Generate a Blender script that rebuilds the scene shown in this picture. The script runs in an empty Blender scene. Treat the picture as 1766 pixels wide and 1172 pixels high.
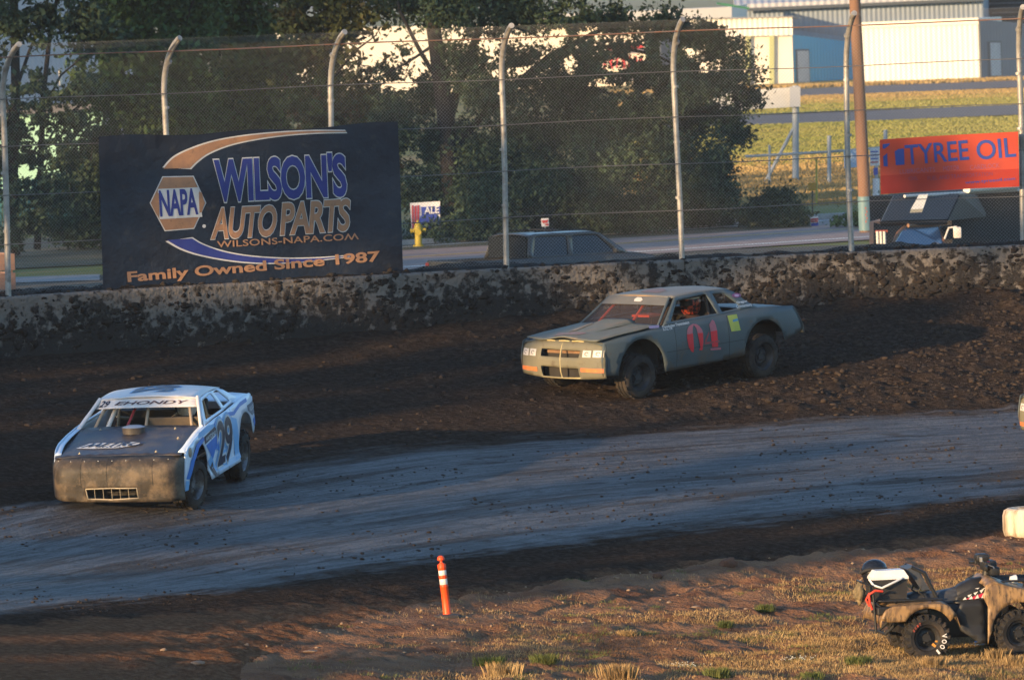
import bpy, bmesh, math, random
import numpy as np
from mathutils import Vector, Matrix, noise
from mathutils.geometry import delaunay_2d_cdt
random.seed(7); RNG = np.random.default_rng(11)
SC = bpy.context.scene; COL = SC.collection
rad = math.radians

# ---------------------------------------------------------------- camera
FPX = 11500.0; RHO = rad(2.0); PIT = rad(3.02); CAMH = 7.0      # focal length in photo pixels (1766 wide), roll, pitch, height
cam_d = bpy.data.cameras.new('camera'); cam = bpy.data.objects.new('camera', cam_d); COL.objects.link(cam)
cam_d.sensor_width = 36.0; cam_d.lens = 36.0*FPX/1766.0; cam_d.clip_start = 1.0; cam_d.clip_end = 9000.0
cam_d.dof.use_dof = True; cam_d.dof.focus_distance = 94.0; cam_d.dof.aperture_fstop = 6.3
fw_ = Vector((0, math.cos(PIT), -math.sin(PIT))); up0 = Vector((0, math.sin(PIT), math.cos(PIT))); rt0 = Vector((1, 0, 0))
rt = rt0*math.cos(RHO) - up0*math.sin(RHO); up = rt0*math.sin(RHO) + up0*math.cos(RHO)
mw = Matrix((rt, up, -fw_)).transposed().to_4x4(); mw.translation = Vector((0, 0, CAMH)); cam.matrix_world = mw
SC.camera = cam

# ---------------------------------------------------------------- light
SUN_EL = rad(9.0); SDX, SDY = -0.703, -0.711          # horizontal direction towards the sun
SUNV = Vector((SDX*math.cos(SUN_EL), SDY*math.cos(SUN_EL), math.sin(SUN_EL)))
w = bpy.data.worlds.new('World'); SC.world = w; w.use_nodes = True
nt = w.node_tree; bg = nt.nodes['Background']
sky = nt.nodes.new('ShaderNodeTexSky'); sky.sky_type = 'NISHITA'; sky.sun_disc = False
sky.sun_elevation = SUN_EL; sky.sun_rotation = math.atan2(SDX, SDY); sky.air_density = 1.0; sky.dust_density = 0.4; sky.ozone_density = 3.0
nt.links.new(sky.outputs[0], bg.inputs[0]); bg.inputs[1].default_value = 0.15
sd = bpy.data.lights.new('sun', 'SUN'); so = bpy.data.objects.new('sun', sd); COL.objects.link(so)
sd.energy = 3.7; sd.angle = rad(0.53); sd.color = (1.0, 0.67, 0.34)
so.rotation_euler = (-SUNV).to_track_quat('-Z', 'Y').to_euler(); so.location = (-60, -50, 30)
SC.view_settings.view_transform = 'Standard'; SC.view_settings.look = 'None'
SC.view_settings.exposure = 1.35; SC.view_settings.gamma = 1.0; SC.view_settings.use_curve_mapping = False
SC.cycles.max_bounces = 6; SC.cycles.transparent_max_bounces = 12

# ---------------------------------------------------------------- layout
CX, CY, RI, RO, ZI, ZO, WH = 12.15, 74.33, 15.2, 34.34, -.57, 1.58, .95     # the turn: centre, inner and outer radius, heights, wall height
RF = RO + .7                                                                # fence line
def ray(u, v):
    a = (u-883)/FPX; b = -(v-586)/FPX
    return (fw_ + rt*a + up*b)
def sstep(a, b, x):
    t = np.clip((np.asarray(x, float)-a)/(b-a), 0, 1); return t*t*(3-2*t)
def hsurf(x, y):
    """smooth ground height"""
    x = np.asarray(x, float); y = np.asarray(y, float)
    r = np.hypot(x-CX, y-CY); th = np.degrees(np.arctan2(y-CY, x-CX)) % 360
    t = np.clip((r-RI)/(RO-RI), 0, 1)
    z = np.where(r < RI, ZI - .6*np.clip((RI-r)/8, 0, 1), ZI + (ZO-ZI)*t)
    wb = sstep(172, 148, th)*sstep(20, 45, th)
    berm = 2.56*wb*(1-sstep(RO+2.2, RO+6.5, r))
    z = np.where(r > RO+.2, berm, z)
    wn = sstep(50, 64, y)
    return z*wn + (-1.1)*(1-wn)*(r < 400) 
def hflat(x, y): return 0.0
def hit(u, v, hf=None):
    hf = hf or hsurf
    d = ray(u, v); o = Vector((0, 0, CAMH)); t0 = 55.0
    t = t0
    while t < 3000:
        p = o + d*t
        if p.z < float(hf(p.x, p.y)):
            lo, hi = t-.5, t
            for _ in range(30):
                m = (lo+hi)/2; p = o+d*m
                if p.z < float(hf(p.x, p.y)): hi = m
                else: lo = m
            return p
        t += .5
def G0(u, v): return hit(u, v, hflat)
def at(u, v, y):
    d = ray(u, v); return Vector((0, 0, CAMH)) + d*(y/d.y)
def cyl(u, v, R):
    """point of the upright cylinder of radius R round the turn's centre seen at photo pixel u, v"""
    d = ray(u, v); ox, oy = -CX, -CY
    a = d.x*d.x+d.y*d.y; b = 2*(ox*d.x+oy*d.y); c = ox*ox+oy*oy-R*R
    t = (-b+math.sqrt(b*b-4*a*c))/(2*a); return Vector((0, 0, CAMH))+d*t

# ---------------------------------------------------------------- numpy value noise
def _h(ix, iy, s):
    n = (ix.astype(np.int64)*374761393 + iy.astype(np.int64)*668265263 + s*1442695041) & 0x7fffffff
    n = ((n ^ (n >> 13))*1274126177) & 0x7fffffff
    return ((n ^ (n >> 16)) & 0xffff)/65535.0
def vn(x, y, s=0):
    ix = np.floor(x); iy = np.floor(y); fx = x-ix; fy = y-iy
    fx = fx*fx*(3-2*fx); fy = fy*fy*(3-2*fy)
    return ((_h(ix, iy, s)*(1-fx)+_h(ix+1, iy, s)*fx)*(1-fy) + (_h(ix, iy+1, s)*(1-fx)+_h(ix+1, iy+1, s)*fx)*fy)
def fbm(x, y, s=0, o=4):
    a = 0; k = 1.0; t = 0
    for i in range(o):
        a = a+k*vn(x*2**i+i*17.3, y*2**i-i*9.1, s+i); t += k; k *= .5
    return a/t

# ---------------------------------------------------------------- materials
MATS = {}
def M(name, c1, c2=None, scale=6.0, rough=.7, metal=0.0, bump=0.0, bscale=None, lo=.35, hi=.65, dirt=None, coord='Object',
      spec=.4, stretch=(1, 1, 1), island=0.0, detail=5.0, coat=0.0, trans=0.0, dist=.02):
    if name in MATS: return MATS[name]
    m = bpy.data.materials.new(name); m.use_nodes = True; n = m.node_tree.nodes; L = m.node_tree.links
    b = n['Principled BSDF']; b.inputs['Roughness'].default_value = rough; b.inputs['Metallic'].default_value = metal
    b.inputs['Specular IOR Level'].default_value = spec; b.inputs['Coat Weight'].default_value = coat
    tc = n.new('ShaderNodeTexCoord'); mp = n.new('ShaderNodeMapping'); mp.inputs['Scale'].default_value = stretch
    L.new(tc.outputs[coord], mp.inputs[0])
    def noise_(sc, det=detail, w_=.55):
        t = n.new('ShaderNodeTexNoise'); t.inputs['Scale'].default_value = sc; t.inputs['Detail'].default_value = det
        t.inputs['Roughness'].default_value = w_; L.new(mp.outputs[0], t.inputs['Vector']); return t
    def ramp(src, a, z):
        r = n.new('ShaderNodeMapRange'); r.inputs['From Min'].default_value = a; r.inputs['From Max'].default_value = z
        L.new(src, r.inputs[0]); return r.outputs[0]
    def mix(f, a, c):
        x = n.new('ShaderNodeMix'); x.data_type = 'RGBA'
        for s, v in ((x.inputs[0], f), (x.inputs[6], a), (x.inputs[7], c)):
            if hasattr(v, 'is_output'): L.new(v, s)
            else: s.default_value = v if isinstance(v, float) else (*v, 1)
        return x.outputs[2]
    col = c1
    if c2 is not None:
        col = mix(ramp(noise_(scale).outputs[0], lo, hi), c1, c2)
    if dirt:
        dc, thr, dsc = dirt[:3]; src = noise_(dsc, 8, .65).outputs[0]
        if len(dirt) > 3:                        # thrown mud: denser low down on the panel
            sp = n.new('ShaderNodeSeparateXYZ'); L.new(tc.outputs['Object'], sp.inputs[0]); q = n.new('ShaderNodeMath'); q.operation = 'MULTIPLY_ADD'
            L.new(sp.outputs[2], q.inputs[0]); q.inputs[1].default_value = -dirt[3]; L.new(src, q.inputs[2]); src = q.outputs[0]
        col = mix(ramp(src, thr-.06, thr+.10), col if hasattr(col, 'is_output') else c1, dc)
    if island:
        g = n.new('ShaderNodeNewGeometry'); hsv = n.new('ShaderNodeHueSaturation')
        r = n.new('ShaderNodeMapRange'); r.inputs['To Min'].default_value = 1-island; r.inputs['To Max'].default_value = 1+island
        L.new(g.outputs['Random Per Island'], r.inputs[0]); L.new(r.outputs[0], hsv.inputs['Value'])
        if hasattr(col, 'is_output'): L.new(col, hsv.inputs['Color'])
        else: hsv.inputs['Color'].default_value = (*col, 1)
        col = hsv.outputs[0]
    if hasattr(col, 'is_output'): L.new(col, b.inputs['Base Color'])
    else: b.inputs['Base Color'].default_value = (*col, 1)
    if bump:
        bp = n.new('ShaderNodeBump'); bp.inputs['Strength'].default_value = bump; bp.inputs['Distance'].default_value = dist
        L.new(noise_(bscale or scale*3, 8, .6).outputs[0], bp.inputs['Height']); L.new(bp.outputs[0], b.inputs['Normal'])
    if trans:
        b.inputs['Transmission Weight'].default_value = trans
    MATS[name] = m; return m

# ---------------------------------------------------------------- object helpers
def tag(o, label=None, cat=None, group=None, kind=None):
    if label: o['label'] = label
    if cat: o['category'] = cat
    if group: o['group'] = group
    if kind: o['kind'] = kind
    return o
def thing(name, label, cat, loc=(0, 0, 0), rz=0.0, group=None, mat=None):
    o = bpy.data.objects.new(name, None); COL.objects.link(o); o.empty_display_size = .2
    if mat is not None: o.matrix_world = mat
    else: o.location = loc; o.rotation_euler = (0, 0, rz)
    return tag(o, label, cat, group)
def mk(name, V, F, mat, parent=None, smooth=None, mats=None, fmat=None):
    me = bpy.data.meshes.new(name)
    V = np.asarray(V, np.float32)
    if isinstance(F, np.ndarray):
        k = F.shape[1]; me.vertices.add(len(V)); me.vertices.foreach_set('co', V.ravel())
        me.loops.add(F.size); me.loops.foreach_set('vertex_index', F.ravel().astype(np.int32))
        me.polygons.add(len(F)); me.polygons.foreach_set('loop_start', np.arange(0, F.size, k, dtype=np.int32))
        me.polygons.foreach_set('loop_total', np.full(len(F), k, np.int32))
        me.update(calc_edges=True); me.validate()
    else:
        me.from_pydata([tuple(map(float, v)) for v in V], [], F); me.update()
    for m in (mats or [mat]): me.materials.append(m)
    if fmat is not None: me.polygons.foreach_set('material_index', np.asarray(fmat, np.int32))
    if smooth is not None:
        me.polygons.foreach_set('use_smooth', [True]*len(me.polygons))
        if smooth < 180: me.set_sharp_from_angle(angle=rad(smooth))
    o = bpy.data.objects.new(name, me); COL.objects.link(o)
    if parent is not None: o.parent = parent
    return o
class B:
    """collects simple shapes into one mesh"""
    def __init__(s): s.v = []; s.f = []
    def add(s, V, F):
        k = len(s.v); s.v += [Vector(p) for p in V]; s.f += [tuple(i+k for i in f) for f in F]; return s
    def box(s, c, d, R=None, bev=0.0):
        bm = bmesh.new(); bmesh.ops.create_cube(bm, size=1.0)
        bmesh.ops.scale(bm, vec=d, verts=bm.verts)
        if bev: bmesh.ops.bevel(bm, geom=bm.edges[:], offset=bev, segments=2, affect='EDGES', profile=.5)
        bm.verts.index_update(); R = R or Matrix.Identity(3)
        s.add([R @ v.co + Vector(c) for v in bm.verts], [[v.index for v in f.verts] for f in bm.faces]); bm.free(); return s
    def hexa(s, P):
        """8 corners: bottom loop 0-3, top loop 4-7"""
        return s.add(P, [(3, 2, 1, 0), (4, 5, 6, 7), (0, 1, 5, 4), (1, 2, 6, 5), (2, 3, 7, 6), (3, 0, 4, 7)])
    def tube(s, path, r, n=8, cap=True):
        P = [Vector(p) for p in path]; rr = r if isinstance(r, (list, tuple)) else [r]*len(P)
        V = []; F = []; ref = None
        for i, p in enumerate(P):
            t = (P[min(i+1, len(P)-1)]-P[max(i-1, 0)]).normalized()
            if ref is None: ref = t.orthogonal().normalized()
            a = (ref - t*ref.dot(t)).normalized(); ref = a; b = t.cross(a)
            V += [p+(a*math.cos(2*math.pi*k/n)+b*math.sin(2*math.pi*k/n))*rr[i] for k in range(n)]
        for i in range(len(P)-1):
            for k in range(n):
                k2 = (k+1) % n; F.append((i*n+k, i*n+k2, (i+1)*n+k2, (i+1)*n+k))
        if cap: F += [tuple(range(n))[::-1], tuple((len(P)-1)*n+k for k in range(n))]
        return s.add(V, F)
    def lathe(s, prof, n=32, axis='z', c=(0, 0, 0), closed=False, cap=True):
        """prof: list of (radius, height)"""
        V = []; F = []; c = Vector(c)
        for (r, h) in prof:
            for k in range(n):
                a = 2*math.pi*k/n; x, y = r*math.cos(a), r*math.sin(a)
                V.append(c+Vector({'z': (x, y, h), 'y': (y, h, x), 'x': (h, x, y)}[axis]))
        m = len(prof)
        for i in range(m if closed else m-1):
            j = (i+1) % m
            for k in range(n):
                k2 = (k+1) % n; F.append((i*n+k, i*n+k2, j*n+k2, j*n+k))
        if cap and not closed: F += [tuple(range(n))[::-1], tuple((m-1)*n+k for k in range(n))]
        return s.add(V, F)
    def done(s, name, mat, parent=None, smooth=None): return mk(name, [tuple(v) for v in s.v], s.f, mat, parent, smooth)

def inpoly(P, x, y):
    c = False; n = len(P); j = n-1
    for i in range(n):
        xi, yi = P[i]; xj, yj = P[j]
        if (yi > y) != (yj > y) and x < (xj-xi)*(y-yi)/(yj-yi)+xi: c = not c
        j = i
    return c
def resample(P, step, closed=True):
    out = []; n = len(P)
    for i in range(n if closed else n-1):
        a = Vector((*P[i], 0)); b = Vector((*P[(i+1) % n], 0)); k = max(1, int(round((b-a).length/step)))
        out += [tuple((a+(b-a)*(q/k))[:2]) for q in range(k)]
    return out
def cdt(outline, holes=(), step=.08):
    O = resample(outline, step); Hs = [resample(h, step) for h in holes]
    pts = []; ed = []
    for lp in [O]+Hs:
        k = len(pts); pts += lp; ed += [(k+i, k+(i+1) % len(lp)) for i in range(len(lp))]
    xs = [p[0] for p in O]; ys = [p[1] for p in O]
    bp = np.array(pts)
    nx = int((max(xs)-min(xs))/step); ny = int((max(ys)-min(ys))/step)
    for i in range(1, nx+1):
        for j in range(1, ny+1):
            x = min(xs)+(i+(.5 if j % 2 else 0))*step; y = min(ys)+j*step*.9
            if inpoly(O, x, y) and not any(inpoly(h, x, y) for h in Hs) and np.min(np.hypot(bp[:, 0]-x, bp[:, 1]-y)) > step*.55: pts.append((x, y))
    r = delaunay_2d_cdt([Vector(p) for p in pts], ed, [], 0, 1e-6)
    V = [tuple(v) for v in r[0]]; F = []
    for f in r[2]:
        cx = sum(V[i][0] for i in f)/3; cy = sum(V[i][1] for i in f)/3
        if inpoly(O, cx, cy) and not any(inpoly(h, cx, cy) for h in Hs): F.append(tuple(f))
    return V, F
def sheet(name, outline, fn, mat, parent=None, holes=(), step=.08, thick=.0, smooth=40, both=None):
    """a curved panel: 2-D outline with holes, bent by fn(a, b) -> 3-D; both=True adds its mirror image across y"""
    V, F = cdt(outline, holes, step); P = [fn(*v) for v in V]
    for k in range(2 if both else 1):
        if k: P = [(p[0], -p[1], p[2]) for p in P]; F = [f[::-1] for f in F]
        o = mk(name, P, F, mat, parent, smooth)
        if thick:
            s = o.modifiers.new('thickness', 'SOLIDIFY'); s.thickness = thick; s.offset = 0
    return o
TXC = {}
def text2d(s, bold=0.0, shear=0.0, spacing=1.0):
    key = (s, bold, shear, spacing)
    if key in TXC: return TXC[key]
    if 'M' in s and bold > 0:                   # the font's M breaks when thickened: stand a W on its head instead
        V, F = text2d(s.replace('M', 'W'), bold, 0.0, spacing); par = list(range(len(V)))
        def fd(i):
            while par[i] != i: i = par[i]
            return i
        for f in F:
            for i in f[1:]: par[fd(i)] = fd(f[0])
        V = [list(v) for v in V]; w1 = max(v[0] for v in text2d('W', 0.0, 0.0, spacing)[0]); top = max(v[1] for v in text2d('W', 0.0, 0.0, spacing)[0])
        for k, ch in enumerate(s):
            if ch != 'M': continue
            xe = max(v[0] for v in text2d(s[:k].replace('M', 'W')+'W', 0.0, 0.0, spacing)[0]); xm = xe-w1/2
            for root in set(fd(i) for i in range(len(V))):
                isl = [i for i in range(len(V)) if fd(i) == root]; cx_ = (min(V[i][0] for i in isl)+max(V[i][0] for i in isl))/2
                if abs(cx_-xm) < w1*.2:
                    for i in isl: V[i] = [2*xm-V[i][0], top-V[i][1]]
        V = [(v[0]+shear*v[1], v[1]) for v in V]
        TXC[key] = (V, F); return V, F
    c = bpy.data.curves.new('t', 'FONT'); c.body = s; c.size = 1; c.offset = bold; c.shear = shear; c.space_character = spacing
    c.resolution_u = 4; c.fill_mode = 'FRONT'
    o = bpy.data.objects.new('t', c); COL.objects.link(o); dg = bpy.context.evaluated_depsgraph_get(); dg.update()
    me = bpy.data.meshes.new_from_object(o.evaluated_get(dg))
    bm = bmesh.new(); bm.from_mesh(me); bmesh.ops.triangulate(bm, faces=bm.faces[:])
    bm.verts.index_update(); V = [(v.co.x, v.co.y) for v in bm.verts]; F = [tuple(v.index for v in f.verts) for f in bm.faces]
    bm.free(); bpy.data.objects.remove(o); bpy.data.curves.remove(c); bpy.data.meshes.remove(me)
    TXC[key] = (V, F); return V, F
def letters(name, s, fn, mat, parent, bold=0.0, shear=0.0, spacing=1.0, ref=None, cuts=0, flip=False):
    """text scaled so its box (or the box of ref, bold 0) is 0..1 in both directions, then placed by fn(a, b)"""
    V, F = text2d(s, bold, shear, spacing); R = text2d(s, 0.0, shear, spacing)[0]
    x0 = min(p[0] for p in R); x1 = max(p[0] for p in R); y0 = min(p[1] for p in R); y1 = max(p[1] for p in R)
    P = [((p[0]-x0)/(x1-x0), (p[1]-y0)/(y1-y0)) for p in V]
    return flat2d(name, P, F, fn, mat, parent, cuts, flip)
def flat2d(name, P, F, fn, mat, parent, cuts=0, flip=False):
    if cuts:
        bm = bmesh.new(); vs = [bm.verts.new((p[0], p[1], 0)) for p in P]
        for f in F:
            try: bm.faces.new([vs[i] for i in f])
            except ValueError: pass
        bmesh.ops.subdivide_edges(bm, edges=bm.edges[:], cuts=cuts, use_grid_fill=True); bmesh.ops.triangulate(bm, faces=bm.faces[:])
        bm.verts.index_update(); P = [(v.co.x, v.co.y) for v in bm.verts]; F = [tuple(v.index for v in f.verts) for f in bm.faces]; bm.free()
    return mk(name, [fn(*p) for p in P], [f[::-1] for f in F] if flip else F, mat, parent)
def patch(name, pts, fn, mat, parent, step=.1):
    V, F = cdt(pts, (), step); return mk(name, [fn(*v) for v in V], F, mat, parent)
def copy_tree(o, parent=None):
    c = o.copy(); COL.objects.link(c); c.parent = parent
    for ch in o.children:
        d = copy_tree(ch, c); d.matrix_parent_inverse = ch.matrix_parent_inverse
    return c
# ================================================================ GROUND
def polar_grid(name, r, th, zfn, mat, parent=None, kind='structure'):
    Rg, Tg = np.meshgrid(r, np.radians(th), indexing='ij'); X = CX+Rg*np.cos(Tg); Y = CY+Rg*np.sin(Tg); Z = zfn(X, Y, Rg, Tg)
    V = np.stack([X, Y, Z], -1).reshape(-1, 3); n, m = Rg.shape
    i = np.arange((n-1)*(m-1)); a = (i//(m-1))*m + i % (m-1)
    F = np.stack([a, a+m, a+m+1, a+1], -1)[:, ::-1]
    o = mk(name, V, F, mat, parent, 180)
    uv = o.data.uv_layers.new(name='UVMap'); li = np.zeros(len(o.data.loops), np.int32); o.data.loops.foreach_get('vertex_index', li)
    td = np.degrees(Tg) % 360
    lo_ = np.interp(td, [95, 106, 123, 141, 155, 169, 176], [18.5, 18.35, 17.8, 17.55, 17.8, 19.0, 20.2]); hi_ = np.interp(td, [95, 113, 124, 134, 144.5, 150, 170], [24.6, 24.4, 24.6, 23.7, 23.2, 22.7, 22.0])
    RV = 17.7+(Rg-lo_)/(hi_-lo_)*5.7 if name.startswith('race_track') else Rg
    U = np.stack([(-Tg*25).reshape(-1), RV.reshape(-1)], -1)[li].astype(np.float32); uv.data.foreach_set('uv', U.ravel())
    if kind: o['kind'] = kind
    return o
def dirt_bumps(X, Y): return ((fbm(X*1.1, Y*1.1, 61, 5)-.5)*.16 + (fbm(X*4, Y*4, 63, 4)-.5)*.13 + (fbm(X*13, Y*13, 65, 2)-.5)*.035)*sstep(60, 66, Y)*(1-.8*np.exp(-((X-5.3)**2+(Y-79.4)**2)/2.2))*(1-.8*np.exp(-((X+.9)**2+(Y-80.9)**2)/.5))
def track_z(X, Y, R, T):
    z = hsurf(X, Y); arc = T*25
    loose = sstep(23.6, 26.0, R)                              # churned clay in the outer groove
    lump = np.clip(fbm(X*3.1, Y*3.1, 3)-.45, 0, 1)*(.10+.26*sstep(122, 104, np.degrees(T))) + (fbm(X*8, Y*8, 9, 3)-.5)*(.03+.07*sstep(122, 104, np.degrees(T)))
    rut = (fbm(arc*.35, R*2.6, 21, 4)-.5)*.07 + (fbm(arc*.8, R*7, 25, 3)-.5)*.03
    fine = (fbm(arc*1.2, R*8, 31, 3)-.5)*.022 + (fbm(X*9, Y*9, 33, 3)-.5)*.016
    thd = np.degrees(T)
    heap = sstep(RO-2.4, RO, R)*(-.02+.55*fbm(thd*.35, R*.2, 41, 3)*sstep(118, 100, thd) + .10*fbm(thd*.8, R*.5, 43, 3))
    inner = 1-sstep(15.6, 18.5, R)
    z = z + loose*(lump*.6+rut*.8) + (1-loose)*fine + heap*.8 + inner*(fbm(X*3, Y*3, 51, 4)-.5)*.07*sstep(RI, RI+.5, R) + dirt_bumps(X, Y)*(1-sstep(RI+.1, RI+1.0+1.6*sstep(140, 158, np.degrees(T)), R)) - .012*(1-sstep(RI, RI+.3, R))
    # tyres press the clay flat where the two cars stand
    return z
def infield_z(X, Y, R, T):
    z = hsurf(X, Y)
    return z + dirt_bumps(X, Y)
def track_mat():
    m = bpy.data.materials.new('clay_track'); m.use_nodes = True; n = m.node_tree.nodes; L = m.node_tree.links; b = n['Principled BSDF']
    uv = n.new('ShaderNodeUVMap'); sep = n.new('ShaderNodeSeparateXYZ'); L.new(uv.outputs[0], sep.inputs[0])
    def nz(src, scale, stretch, det=6):
        mp = n.new('ShaderNodeMapping'); mp.inputs['Scale'].default_value = stretch; L.new(src, mp.inputs[0])
        t = n.new('ShaderNodeTexNoise'); t.inputs['Scale'].default_value = scale; t.inputs['Detail'].default_value = det; t.inputs['Roughness'].default_value = .6
        L.new(mp.outputs[0], t.inputs[0]); return t.outputs[0]
    def mr(src, a, c, d=0., e=1.):
        r = n.new('ShaderNodeMapRange'); r.interpolation_type = 'SMOOTHSTEP'
        for k, v in zip(('From Min', 'From Max', 'To Min', 'To Max'), (a, c, d, e)): r.inputs[k].default_value = v
        L.new(src, r.inputs[0]); return r.outputs[0]
    def ma(op, x, y):
        q = n.new('ShaderNodeMath'); q.operation = op
        for s, v in zip(q.inputs, (x, y)):
            if hasattr(v, 'is_output'): L.new(v, s)
            else: s.default_value = v
        return q.outputs[0]
    def mix(f, x, y):
        q = n.new('ShaderNodeMix'); q.data_type = 'RGBA'
        for s, v in ((q.inputs[0], f), (q.inputs[6], x), (q.inputs[7], y)):
            if hasattr(v, 'is_output'): L.new(v, s)
            else: s.default_value = (*v, 1) if isinstance(v, tuple) else v
        return q.outputs[2]
    tc = n.new('ShaderNodeTexCoord'); ob = tc.outputs['Object']
    streak = nz(uv.outputs[0], 1.0, (.16, 3.2, 1)); streak2 = nz(uv.outputs[0], 1.0, (.5, 9, 1)); grit = nz(ob, 11, (1, 1, 1), 8)
    rag = nz(uv.outputs[0], 1.0, (.9, 3.4, 1), 8)
    r = ma('ADD', ma('ADD', sep.outputs[1], ma('MULTIPLY', ma('SUBTRACT', streak, .5), 1.5)), ma('MULTIPLY', ma('SUBTRACT', rag, .5), 1.6))
    streak3 = nz(uv.outputs[0], 1.0, (.10, 1.5, 1), 8); pat = nz(uv.outputs[0], 1.0, (.55, 3.0, 1), 7)
    dark = ma('MAXIMUM', mr(streak3, .525, .60), mr(pat, .585, .65))                    # loose brown crumbs lying in stripes along the lane
    pack = ma('MULTIPLY', ma('MULTIPLY', mr(r, 17.3, 17.95), mr(r, 23.8, 23.0)), ma('SUBTRACT', 1.0, ma('MULTIPLY', dark, .52)))                       # the packed, polished groove
    pale = mix(mr(streak2, .42, .58), (.034, .031, .030), (.098, .094, .092))
    speck = nz(ob, 26, (1, 1, 1), 4); pale = mix(mr(speck, .54, .64), pale, (.030, .024, .020)); pale = mix(mr(nz(ob, 2.6, (1, 1, 1), 6), .54, .66), pale, (.040, .033, .028))
    mud = mix(mr(grit, .35, .7), (.028, .0205, .0160), (.068, .049, .037))
    mud = mix(mr(streak, .5, .75), mud, (.036, .027, .021))
    # reddish infield dirt dragged over the inner edge, further out towards the turn entry
    ex = mr(sep.outputs[0], -65, -72, 0, .5); rr_ = ma('SUBTRACT', ma('ADD', sep.outputs[1], ma('MULTIPLY', ma('SUBTRACT', nz(ob, 1.2, (1, 1, 1), 8), .5), 2.4)), ex)
    red = mix(mr(grit, .35, .7), (.120, .056, .031), (.21, .112, .062))
    L.new(mix(mr(rr_, 16.0, 15.2), mix(pack, mud, pale), red), b.inputs['Base Color'])
    rg = n.new('ShaderNodeMath'); rg.operation = 'MULTIPLY_ADD'; L.new(pack, rg.inputs[0]); rg.inputs[1].default_value = -.31; rg.inputs[2].default_value = .93
    L.new(rg.outputs[0], b.inputs['Roughness']); L.new(ma('MULTIPLY_ADD' if 0 else 'MULTIPLY', pack, .5), b.inputs['Specular IOR Level'])
    bp = n.new('ShaderNodeBump'); bp.inputs['Strength'].default_value = .9; bp.inputs['Distance'].default_value = .035
    grit2 = nz(uv.outputs[0], 1.0, (5, 12, 1), 8); L.new(ma('ADD', ma('ADD', ma('MULTIPLY', grit, 1.3), ma('MULTIPLY', grit2, .8)), ma('MULTIPLY', speck, .5)), bp.inputs['Height']); L.new(bp.outputs[0], b.inputs['Normal'])
    return m
m_track = track_mat()
polar_grid('race_track', np.arange(RI, RO+.01, .07), np.linspace(92, 188, 670), track_z, m_track)
polar_grid('race_track_turn_exit', np.linspace(RI, RO, 30), np.linspace(20, 92, 60), lambda X, Y, R, T: hsurf(X, Y), m_track)
polar_grid('race_track_turn_entry', np.linspace(RI, RO, 30), np.linspace(188, 380, 90), lambda X, Y, R, T: hsurf(X, Y), m_track)
m_inf = M('infield_dirt', (.175, .080, .042), (.28, .150, .080), 1.3, .95, bump=1.0, bscale=16, dirt=((.085, .040, .024), .60, 2.4), dist=.06, spec=.1)
polar_grid('ground', np.concatenate([np.linspace(.3, 3, 8), np.linspace(3.1, RI+.12, 200)]), np.linspace(85, 235, 640), infield_z, m_inf)
polar_grid('ground_infield', np.linspace(.3, RI, 24), np.linspace(-125, 85, 90), lambda X, Y, R, T: hsurf(X, Y), m_inf)
m_mud = M('berm_mud', (.010, .008, .007), (.030, .024, .021), 3, .95, bump=1.0, bscale=9, dist=.06, spec=.15)
def berm_z(X, Y, R, T):
    thd = np.degrees(T); on = sstep(165, 150, thd)*sstep(50, 60, thd)
    k = (1-sstep(RO+2.6, RO+5, R))*sstep(RO+.2, RO+.5, R)
    return hsurf(X, Y) + on*k*(-.11+.30*np.clip(fbm(X*1.1, Y*1.1, 71, 4)-.40, 0, 1)+.09*(fbm(X*5, Y*5, 73, 3)-.4)) - .03*(1-k)
polar_grid('berm', np.concatenate([np.arange(RO+.24, RO+3, .08), np.arange(RO+3, RO+8.1, .5)]), np.linspace(60, 165, 560), berm_z, m_mud)
# far ground: dry airfield grass out to the horizon
m_far = M('dry_field', (.30, .215, .085), (.15, .17, .045), .05, .95, bump=.3, bscale=2, stretch=(.35, 1.4, 1), lo=.38, hi=.58, dirt=((.24, .18, .09), .56, .4), spec=.1)
rr = np.concatenate([np.linspace(RO+8.05, 90, 12), np.linspace(110, 500, 14), np.linspace(600, 4500, 10)])
polar_grid('far_ground', rr, np.linspace(0, 360, 181), lambda X, Y, R, T: hsurf(X, Y)-.03, m_far)
polar_grid('far_ground_edge', np.array([RO+.2, RO+3, RO+8.06]), np.linspace(165, 420, 120), lambda X, Y, R, T: hsurf(X, Y)-.03, m_far)
polar_grid('roadside_ground', np.linspace(RO+8.05, 100, 12), np.linspace(55, 155, 60), lambda X, Y, R, T: hsurf(X, Y)-.012, M('roadside_dirt', (.085, .068, .048), (.050, .045, .030), 1.2, .95, bump=.5, bscale=6))
def strip(name, pts, z, mat, kind='structure'):
    o = mk(name, [(p.x, p.y, z) for p in pts], [tuple(range(len(pts)))], mat); o['kind'] = kind; return o
m_asph = M('asphalt', (.115, .098, .094), (.16, .135, .125), 2.0, .85, bump=.2, bscale=40, stretch=(1, 3, 1))
m_asph2 = M('pale_asphalt', (.27, .20, .175), (.33, .25, .22), 1.4, .85, bump=.2, bscale=40)
m_line = M('road_paint', (.78, .76, .70), (.55, .52, .46), 3, .6)
m_yel = M('yellow_paint', (.55, .33, .05), (.40, .25, .06), 3, .6)
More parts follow.
